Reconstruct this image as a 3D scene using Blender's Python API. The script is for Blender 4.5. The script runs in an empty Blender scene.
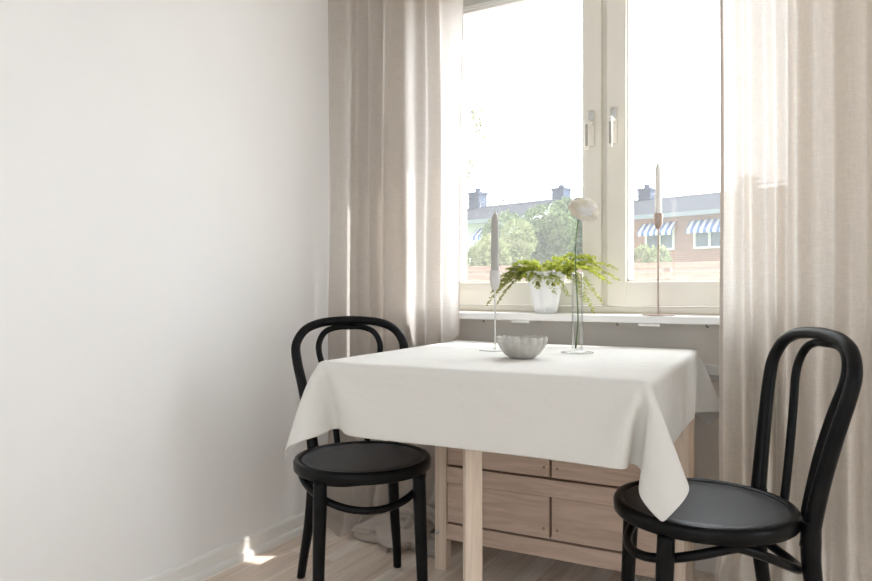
import bpy, bmesh, math, random, zlib, base64, array
from mathutils import Vector, Matrix, noise
C = bpy.context.scene.collection
PI = math.pi
R = math.radians

# ------------------------------------------------------------------ helpers
def obj(name, bm, m, parent=None, smooth=True, sub=0, autosmooth=None):
    me = bpy.data.meshes.new(name)
    bmesh.ops.recalc_face_normals(bm, faces=bm.faces)
    bm.to_mesh(me); bm.free()
    o = bpy.data.objects.new(name, me); C.objects.link(o)
    if m: me.materials.append(m)
    if smooth:
        for p in me.polygons: p.use_smooth = True
        if autosmooth is not None:
            me.set_sharp_from_angle(angle=R(autosmooth))
    if sub:
        s = o.modifiers.new('subsurf', 'SUBSURF'); s.levels = sub; s.render_levels = sub
    if parent: o.parent = parent
    return o

def tag(o, label=None, cat=None, group=None, kind=None):
    if label: o['label'] = label
    if cat: o['category'] = cat
    if group: o['group'] = group
    if kind: o['kind'] = kind
    return o

def thing(name, label, cat, loc=(0, 0, 0), rz=0, group=None):
    o = bpy.data.objects.new(name, None); C.objects.link(o)
    o.empty_display_size = .1
    o.location = loc; o.rotation_euler = (0, 0, rz)
    return tag(o, label, cat, group)

def struct(name, bm, m, parent=None, **k):
    o = obj(name, bm, m, parent, **k)
    if parent is None: o['kind'] = 'structure'
    return o

def box(bm, x0, x1, y0, y1, z0, z1, bevel=0, mat=None):
    r = bmesh.ops.create_cube(bm, size=1)
    vs = r['verts']
    bmesh.ops.scale(bm, vec=(x1 - x0, y1 - y0, z1 - z0), verts=vs)
    bmesh.ops.translate(bm, vec=((x0 + x1) / 2, (y0 + y1) / 2, (z0 + z1) / 2), verts=vs)
    if bevel:
        es = list({e for v in vs for e in v.link_edges})
        vs = list({v for f in bmesh.ops.bevel(bm, geom=es, offset=bevel, segments=2, affect='EDGES', profile=.5)['faces'] for v in f.verts})
    if mat: bmesh.ops.transform(bm, matrix=mat, verts=vs)
    return vs

def B(*a, **k):
    bm = bmesh.new(); box(bm, *a, **k); return bm

def catmull(pts, n):
    P = [Vector(p) for p in pts]
    P = [P[0] * 2 - P[1]] + P + [P[-1] * 2 - P[-2]]
    out = []
    for i in range(1, len(P) - 2):
        for k in range(n):
            t = k / n
            a, b, c, d = P[i - 1], P[i], P[i + 1], P[i + 2]
            out.append(.5 * ((2 * b) + (c - a) * t + (2 * a - 5 * b + 4 * c - d) * t * t + (3 * b - a - 3 * c + d) * t ** 3))
    out.append(P[-2].copy())
    return out

def lerp_list(l, t):
    x = t * (len(l) - 1); i = min(int(x), len(l) - 2); f = x - i
    return l[i] * (1 - f) + l[i + 1] * f

def tube(bm, path, rad, seg=12, closed=False, cap=True, flat=1.0):
    """path: list of points, rad: number or list of radii along the path"""
    P = [Vector(p) for p in path]; n = len(P)
    T = []
    for i in range(n):
        if closed: t = P[(i + 1) % n] - P[i - 1]
        else: t = P[min(i + 1, n - 1)] - P[max(i - 1, 0)]
        T.append(t.normalized())
    ref = Vector((0, 0, 1))
    if abs(T[0].dot(ref)) > .9: ref = Vector((0, 1, 0))
    N = (ref - T[0] * ref.dot(T[0])).normalized()
    rings = []
    for i in range(n):
        N = (N - T[i] * N.dot(T[i])).normalized()
        Bn = T[i].cross(N)
        r = rad if not isinstance(rad, (list, tuple)) else lerp_list(rad, i / (n - 1))
        rings.append([bm.verts.new(P[i] + (N * math.cos(a) + Bn * math.sin(a) * flat) * r) for a in [2 * PI * k / seg for k in range(seg)]])
    m = n if closed else n - 1
    for i in range(m):
        a, b = rings[i], rings[(i + 1) % n]
        off = 0
        if closed and i == n - 1:
            off = min(range(seg), key=lambda o: (a[0].co - b[o].co).length)
        for k in range(seg):
            bm.faces.new((a[k], a[(k + 1) % seg], b[(k + 1 + off) % seg], b[(k + off) % seg]))
    if cap and not closed:
        bm.faces.new(rings[0][::-1]); bm.faces.new(rings[-1])

def lathe(bm, prof, seg=32, c=(0, 0, 0), mod=None):
    """prof: list of (r, z); closes to the axis where r == 0"""
    rings = []
    for r, z in prof:
        if r <= 1e-6:
            rings.append([bm.verts.new((c[0], c[1], c[2] + z))])
        else:
            ring = []
            for k in range(seg):
                a = 2 * PI * k / seg
                rr, zz = (r, z) if mod is None else mod(r, z, a)
                ring.append(bm.verts.new((c[0] + rr * math.cos(a), c[1] + rr * math.sin(a), c[2] + zz)))
            rings.append(ring)
    for a, b in zip(rings, rings[1:]):
        for k in range(seg):
            k2 = (k + 1) % seg
            if len(a) == 1 and len(b) == 1: continue
            if len(a) == 1: bm.faces.new((a[0], b[k], b[k2]))
            elif len(b) == 1: bm.faces.new((a[k], a[k2], b[0]))
            else: bm.faces.new((a[k], a[k2], b[k2], b[k]))

# ---------------------------------------------------------------- materials
def mat(name, col, rough=.6, metal=0, spec=.5, coat=0):
    m = bpy.data.materials.new(name); m.use_nodes = True
    b = m.node_tree.nodes['Principled BSDF']
    b.inputs['Base Color'].default_value = (*col, 1)
    b.inputs['Roughness'].default_value = rough
    b.inputs['Metallic'].default_value = metal
    b.inputs['Specular IOR Level'].default_value = spec
    b.inputs['Coat Weight'].default_value = coat
    return m

def nz(m, scale=(1, 1, 1), nscale=5, detail=4, c0=(0, 0, 0), c1=(1, 1, 1), p0=.35, p1=.65, bump=0, bscale=None, distort=0, bdist=.002):
    """noise-mixed base colour plus optional bump, object coordinates"""
    nt = m.node_tree; N = nt.nodes; L = nt.links; b = N['Principled BSDF']
    tc = N.new('ShaderNodeTexCoord'); mp = N.new('ShaderNodeMapping'); mp.inputs['Scale'].default_value = scale
    L.new(tc.outputs['Object'], mp.inputs['Vector'])
    n = N.new('ShaderNodeTexNoise'); n.inputs['Scale'].default_value = nscale; n.inputs['Detail'].default_value = detail
    n.inputs['Distortion'].default_value = distort
    L.new(mp.outputs['Vector'], n.inputs['Vector'])
    r = N.new('ShaderNodeValToRGB'); r.color_ramp.elements[0].color = (*c0, 1); r.color_ramp.elements[1].color = (*c1, 1)
    r.color_ramp.elements[0].position = p0; r.color_ramp.elements[1].position = p1
    L.new(n.outputs['Fac'], r.inputs['Fac']); L.new(r.outputs['Color'], b.inputs['Base Color'])
    if bump:
        n2 = N.new('ShaderNodeTexNoise'); n2.inputs['Scale'].default_value = bscale or nscale; n2.inputs['Detail'].default_value = 3
        L.new(mp.outputs['Vector'], n2.inputs['Vector'])
        bp = N.new('ShaderNodeBump'); bp.inputs['Strength'].default_value = bump; bp.inputs['Distance'].default_value = bdist
        L.new(n2.outputs['Fac'], bp.inputs['Height']); L.new(bp.outputs['Normal'], b.inputs['Normal'])
    return m

def fabric(name, col, transp, transl, weave=900, var=.06, through=None, crease=0):
    """woven cloth: diffuse + translucent + see-through gaps between threads"""
    m = bpy.data.materials.new(name); m.use_nodes = True
    nt = m.node_tree; N = nt.nodes; L = nt.links; N.clear()
    out = N.new('ShaderNodeOutputMaterial')
    tc = N.new('ShaderNodeTexCoord')
    mp = N.new('ShaderNodeMapping'); mp.inputs['Scale'].default_value = (1, 1, .06)
    n = N.new('ShaderNodeTexNoise'); n.inputs['Scale'].default_value = weave; n.inputs['Detail'].default_value = 2
    L.new(tc.outputs['Object'], mp.inputs['Vector']); L.new(mp.outputs['Vector'], n.inputs['Vector'])
    mp2 = N.new('ShaderNodeMapping'); mp2.inputs['Scale'].default_value = (.05, .05, 1)
    n2 = N.new('ShaderNodeTexNoise'); n2.inputs['Scale'].default_value = weave; n2.inputs['Detail'].default_value = 2
    L.new(tc.outputs['Object'], mp2.inputs['Vector']); L.new(mp2.outputs['Vector'], n2.inputs['Vector'])
    add = N.new('ShaderNodeMath'); add.operation = 'ADD'
    L.new(n.outputs['Fac'], add.inputs[0]); L.new(n2.outputs['Fac'], add.inputs[1])
    r = N.new('ShaderNodeMapRange'); r.inputs['From Min'].default_value = .7; r.inputs['From Max'].default_value = 1.3
    r.inputs['To Min'].default_value = 1 - var; r.inputs['To Max'].default_value = 1 + var
    L.new(add.outputs[0], r.inputs['Value'])
    cm = N.new('ShaderNodeVectorMath'); cm.operation = 'SCALE'; cm.inputs[0].default_value = col
    L.new(r.outputs['Result'], cm.inputs['Scale'])
    d = N.new('ShaderNodeBsdfDiffuse'); t = N.new('ShaderNodeBsdfTranslucent'); tr = N.new('ShaderNodeBsdfTransparent')
    L.new(cm.outputs['Vector'], d.inputs['Color'])
    cm2 = N.new('ShaderNodeVectorMath'); cm2.operation = 'SCALE'; cm2.inputs[0].default_value = through or col
    L.new(r.outputs['Result'], cm2.inputs['Scale']); L.new(cm2.outputs['Vector'], t.inputs['Color'])
    if crease:
        nc = N.new('ShaderNodeTexNoise'); nc.inputs['Scale'].default_value = 5; nc.inputs['Detail'].default_value = 5; nc.inputs['Distortion'].default_value = 1.2
        L.new(tc.outputs['Object'], nc.inputs['Vector'])
        bp = N.new('ShaderNodeBump'); bp.inputs['Strength'].default_value = crease; bp.inputs['Distance'].default_value = .02
        L.new(nc.outputs['Fac'], bp.inputs['Height']); L.new(bp.outputs['Normal'], d.inputs['Normal']); L.new(bp.outputs['Normal'], t.inputs['Normal'])
    m1 = N.new('ShaderNodeMixShader'); m1.inputs['Fac'].default_value = transl
    L.new(d.outputs[0], m1.inputs[1]); L.new(t.outputs[0], m1.inputs[2])
    m2 = N.new('ShaderNodeMixShader'); m2.inputs['Fac'].default_value = transp
    L.new(m1.outputs[0], m2.inputs[1]); L.new(tr.outputs[0], m2.inputs[2])
    L.new(m2.outputs[0], out.inputs['Surface'])
    return m

def leafmat(name, col, transl=.5, col2=None):
    m = bpy.data.materials.new(name); m.use_nodes = True
    nt = m.node_tree; N = nt.nodes; L = nt.links; N.clear()
    out = N.new('ShaderNodeOutputMaterial'); d = N.new('ShaderNodeBsdfDiffuse'); t = N.new('ShaderNodeBsdfTranslucent')
    mx = N.new('ShaderNodeMixShader'); mx.inputs['Fac'].default_value = transl
    tc = N.new('ShaderNodeTexCoord'); n = N.new('ShaderNodeTexNoise'); n.inputs['Scale'].default_value = 9 if col2 else 40
    L.new(tc.outputs['Object'], n.inputs['Vector'])
    r = N.new('ShaderNodeValToRGB'); r.color_ramp.elements[0].position = .35; r.color_ramp.elements[1].position = .65
    r.color_ramp.elements[0].color = (*col, 1); r.color_ramp.elements[1].color = (*(col2 or [min(1, c * 1.35) for c in col]), 1)
    L.new(n.outputs['Fac'], r.inputs['Fac'])
    L.new(r.outputs[0], d.inputs['Color']); L.new(r.outputs[0], t.inputs['Color'])
    L.new(d.outputs[0], mx.inputs[1]); L.new(t.outputs[0], mx.inputs[2]); L.new(mx.outputs[0], out.inputs['Surface'])
    return m

def pane_mat():
    """window glass with the outdoor haze put in as a translucent veil"""
    m = bpy.data.materials.new('window_glass'); m.use_nodes = True
    nt = m.node_tree; N = nt.nodes; L = nt.links; N.clear()
    out = N.new('ShaderNodeOutputMaterial'); tr = N.new('ShaderNodeBsdfTransparent'); t = N.new('ShaderNodeBsdfTranslucent')
    g = N.new('ShaderNodeBsdfGlossy'); g.inputs['Roughness'].default_value = .02
    m1 = N.new('ShaderNodeMixShader'); m1.inputs['Fac'].default_value = VEIL
    L.new(tr.outputs[0], m1.inputs[1]); L.new(t.outputs[0], m1.inputs[2])
    m2 = N.new('ShaderNodeMixShader'); m2.inputs['Fac'].default_value = .04
    L.new(m1.outputs[0], m2.inputs[1]); L.new(g.outputs[0], m2.inputs[2]); L.new(m2.outputs[0], out.inputs['Surface'])
    return m

VEIL = .04  # share of translucent white that puts bright haze into the panes
M = {}
M['wall'] = nz(mat('wall_paint', (.8, .8, .785), .85, spec=.2), nscale=3, c0=(.865, .86, .85), c1=(.88, .875, .865), bump=.12, bscale=140, bdist=.001)
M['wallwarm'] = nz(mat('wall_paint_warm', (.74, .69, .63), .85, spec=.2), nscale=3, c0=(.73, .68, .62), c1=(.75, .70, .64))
M['ceiling'] = mat('ceiling_paint', (.85, .85, .84), .9)
M['white'] = mat('white_trim_paint', (.83, .82, .79), .4)
M['winwhite'] = nz(mat('window_frame_paint', (.8, .77, .69), .35), nscale=4, c0=(.79, .76, .68), c1=(.83, .8, .73))
M['gasket'] = mat('grey_gasket', (.42, .4, .35), .7)
M['sillm'] = mat('sill_paint', (.85, .84, .83), .3)
M['black'] = nz(mat('black_lacquer', (.005, .005, .0055), .28, spec=.14), nscale=30, c0=(.004, .004, .0045), c1=(.007, .007, .0075))
M['seatblack'] = nz(mat('black_lacquer_seat', (.010, .011, .013), .5, spec=1.0), nscale=12, c0=(.010, .013, .019), c1=(.014, .018, .025), bump=.05, bscale=60)  # blue sheen of the sky put into the seat's base colour
M['linen'] = fabric('white_linen', (.86, .845, .81), 0, .22, weave=1200, var=.02, crease=.35)
M['sheer'] = fabric('sheer_curtain_linen', (.46, .41, .365), .05, .54, weave=500, var=.06, through=(.90, .875, .85))  # left curtain: shade of the corner put into a darker front colour
M['sheer_right'] = fabric('sheer_curtain_linen_right', (.95, .875, .79), .035, .40, weave=500, var=.08, through=(.58, .57, .56))  # same linen, paler copy: the right side's brightness put into the colour
M['hem'] = fabric('sheer_curtain_hem', (.56, .50, .45), .02, .25, weave=420, var=.1)
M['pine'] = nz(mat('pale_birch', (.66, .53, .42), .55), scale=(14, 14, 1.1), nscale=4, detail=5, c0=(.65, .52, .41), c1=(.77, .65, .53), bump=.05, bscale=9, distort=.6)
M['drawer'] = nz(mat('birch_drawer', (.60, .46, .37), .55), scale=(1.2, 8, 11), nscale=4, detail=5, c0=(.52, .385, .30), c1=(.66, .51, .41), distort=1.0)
M['shadow_gap'] = mat('dark_gap', (.05, .035, .025), .9)
M['ceramic'] = nz(mat('matt_stoneware', (.62, .60, .55), .55), nscale=30, c0=(.43, .41, .375), c1=(.55, .53, .49))
M['pot'] = mat('glossy_white_porcelain', (.86, .86, .87), .12, coat=.4)
M['candle'] = mat('grey_wax', (.40, .39, .365), .5)
M['candlew'] = mat('white_wax', (.82, .8, .77), .45)
M['stick_white'] = mat('white_lacquered_metal', (.60, .585, .56), .4)
M['rose'] = mat('rose_gold_metal', (.42, .33, .285), .35, metal=.6)
M['wick'] = mat('wick', (.3, .28, .25), .9)
M['steel'] = mat('brushed_steel', (.55, .55, .53), .35, metal=.9)
M['lever'] = mat('lever_white', (.84, .82, .77), .3)
M['stem'] = mat('flower_stem', (.10, .17, .05), .5)
M['petal'] = leafmat('cream_petal', (.9, .85, .74), .5)
M['fern_sunlit'] = leafmat('fern_leaf_sunlit', (.33, .365, .07), .5)  # sun shining through the leaves put into a brighter colour
M['fern_dark'] = leafmat('fern_leaf_olive', (.20, .21, .06), .4)
M['soil'] = mat('soil', (.06, .04, .03), .95)
M['brick'] = mat('brick', (.45, .2, .15), .9)
M['roof'] = nz(mat('roof_felt', (.42, .43, .46), 1, spec=0), scale=(1, 4, 4), nscale=3, c0=(.045, .05, .06), c1=(.06, .065, .075))
M['chimney'] = nz(mat('chimney_metal', (.16, .2, .27), .9, spec=.1), nscale=2, c0=(.05, .075, .12), c1=(.075, .10, .15))
M['hwhite'] = mat('house_white', (.8, .8, .8), .6)
M['hglass'] = mat('house_window_glass', (.12, .16, .2), .1)
M['gutter'] = mat('gutter_grey', (.3, .33, .38), .5)
M['fence'] = nz(mat('fence_wood', (.55, .36, .26), .8), scale=(1, 10, 10), nscale=3, c0=(.27, .19, .145), c1=(.36, .265, .205))
M['tile'] = mat('pale_tile', (.42, .30, .25), .7)
M['gwall'] = mat('rendered_wall', (.62, .52, .46), .9)
M['grass'] = nz(mat('grass', (.1, .2, .05), .95), nscale=3, c0=(.08, .16, .04), c1=(.15, .25, .08))
M['bush'] = leafmat('bush_leaf', (.085, .125, .07), .35, (.19, .25, .12))
M['bushp'] = leafmat('bush_leaf_pale', (.17, .2, .09), .4, (.31, .34, .19))
M['bark'] = mat('bark', (.12, .09, .07), .95)
M['screen'] = mat('blind_fabric', (.62, .62, .58), .8)
M['screw'] = mat('dark_screw', (.08, .08, .08), .4, metal=.8)

def brick_mat():
    m = mat('brick_wall', (.5, .25, .2), .9)
    nt = m.node_tree; N = nt.nodes; L = nt.links; b = N['Principled BSDF']
    tc = N.new('ShaderNodeTexCoord'); sp = N.new('ShaderNodeSeparateXYZ'); cb = N.new('ShaderNodeCombineXYZ')
    L.new(tc.outputs['Object'], sp.inputs[0]); L.new(sp.outputs['X'], cb.inputs['X']); L.new(sp.outputs['Z'], cb.inputs['Y'])
    t = N.new('ShaderNodeTexBrick'); t.inputs['Scale'].default_value = 4
    t.inputs['Color1'].default_value = (.42, .2, .155, 1); t.inputs['Color2'].default_value = (.34, .16, .13, 1); t.inputs['Mortar'].default_value = (.45, .36, .32, 1)
    L.new(cb.outputs[0], t.inputs['Vector']); L.new(t.outputs['Color'], b.inputs['Base Color'])
    return m
M['brick'] = brick_mat()

def awning_mat():
    m = mat('striped_awning', (.8, .8, .8), .8)
    nt = m.node_tree; N = nt.nodes; L = nt.links; b = N['Principled BSDF']
    tc = N.new('ShaderNodeTexCoord'); w = N.new('ShaderNodeTexWave'); w.inputs['Scale'].default_value = 1.55
    w.wave_profile = 'SIN'
    L.new(tc.outputs['Object'], w.inputs['Vector'])
    r = N.new('ShaderNodeValToRGB'); r.color_ramp.interpolation = 'CONSTANT'
    r.color_ramp.elements[0].color = (.10, .19, .42, 1); r.color_ramp.elements[1].color = (.8, .82, .86, 1); r.color_ramp.elements[1].position = .5
    L.new(w.outputs['Fac'], r.inputs['Fac']); L.new(r.outputs[0], b.inputs['Base Color'])
    return m
M['awning'] = awning_mat()

def floor_mat():
    m = mat('oak_laminate', (.6, .5, .42), .42)
    nt = m.node_tree; N = nt.nodes; L = nt.links; b = N['Principled BSDF']
    tc = N.new('ShaderNodeTexCoord'); mp = N.new('ShaderNodeMapping'); mp.inputs['Rotation'].default_value = (0, 0, R(90))
    L.new(tc.outputs['Object'], mp.inputs['Vector'])
    t = N.new('ShaderNodeTexBrick'); t.inputs['Scale'].default_value = 1
    t.inputs['Brick Width'].default_value = .62; t.inputs['Row Height'].default_value = .066
    t.inputs['Mortar Size'].default_value = .0012; t.offset = .37; t.inputs['Bias'].default_value = 0
    t.inputs['Color1'].default_value = (0, 0, 0, 1); t.inputs['Color2'].default_value = (1, 1, 1, 1); t.inputs['Mortar'].default_value = (.25, .25, .25, 1)
    L.new(mp.outputs[0], t.inputs['Vector'])
    mp2 = N.new('ShaderNodeMapping'); mp2.inputs['Scale'].default_value = (16, 1.2, 1)
    L.new(tc.outputs['Object'], mp2.inputs['Vector'])
    n = N.new('ShaderNodeTexNoise'); n.inputs['Scale'].default_value = 3; n.inputs['Detail'].default_value = 5; n.inputs['Distortion'].default_value = .8
    L.new(mp2.outputs[0], n.inputs['Vector'])
    r1 = N.new('ShaderNodeValToRGB'); r1.color_ramp.elements[0].color = (.74, .61, .51, 1); r1.color_ramp.elements[1].color = (.95, .87, .79, 1)
    L.new(t.outputs['Color'], r1.inputs['Fac'])
    r2 = N.new('ShaderNodeValToRGB'); r2.color_ramp.elements[0].color = (.82, .8, .78, 1); r2.color_ramp.elements[1].color = (1.08, 1.08, 1.08, 1)
    r2.color_ramp.elements[0].position = .3; r2.color_ramp.elements[1].position = .7
    L.new(n.outputs['Fac'], r2.inputs['Fac'])
    mx = N.new('ShaderNodeMix'); mx.data_type = 'RGBA'; mx.blend_type = 'MULTIPLY'; mx.inputs[0].default_value = 1
    L.new(r1.outputs[0], mx.inputs[6]); L.new(r2.outputs[0], mx.inputs[7])
    L.new(mx.outputs[2], b.inputs['Base Color'])
    return m
M['floor'] = floor_mat()
M['glass'] = pane_mat()
def vase_mat():
    """thin clear glass: see-through head-on, mirror-like at the edges"""
    m = bpy.data.materials.new('clear_glass'); m.use_nodes = True
    nt = m.node_tree; N = nt.nodes; L = nt.links; N.clear()
    out = N.new('ShaderNodeOutputMaterial'); tr = N.new('ShaderNodeBsdfTransparent'); tr.inputs['Color'].default_value = (.97, .975, .97, 1)
    g = N.new('ShaderNodeBsdfGlossy'); g.inputs['Roughness'].default_value = .02
    lw = N.new('ShaderNodeFresnel'); lw.inputs['IOR'].default_value = 1.4
    mx = N.new('ShaderNodeMixShader'); cl = N.new('ShaderNodeMath'); cl.operation = 'MINIMUM'; cl.inputs[1].default_value = .4
    L.new(lw.outputs[0], cl.inputs[0]); L.new(cl.outputs[0], mx.inputs['Fac']); L.new(tr.outputs[0], mx.inputs[1]); L.new(g.outputs[0], mx.inputs[2]); L.new(mx.outputs[0], out.inputs['Surface'])
    return m
M['vase'] = vase_mat()

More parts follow.
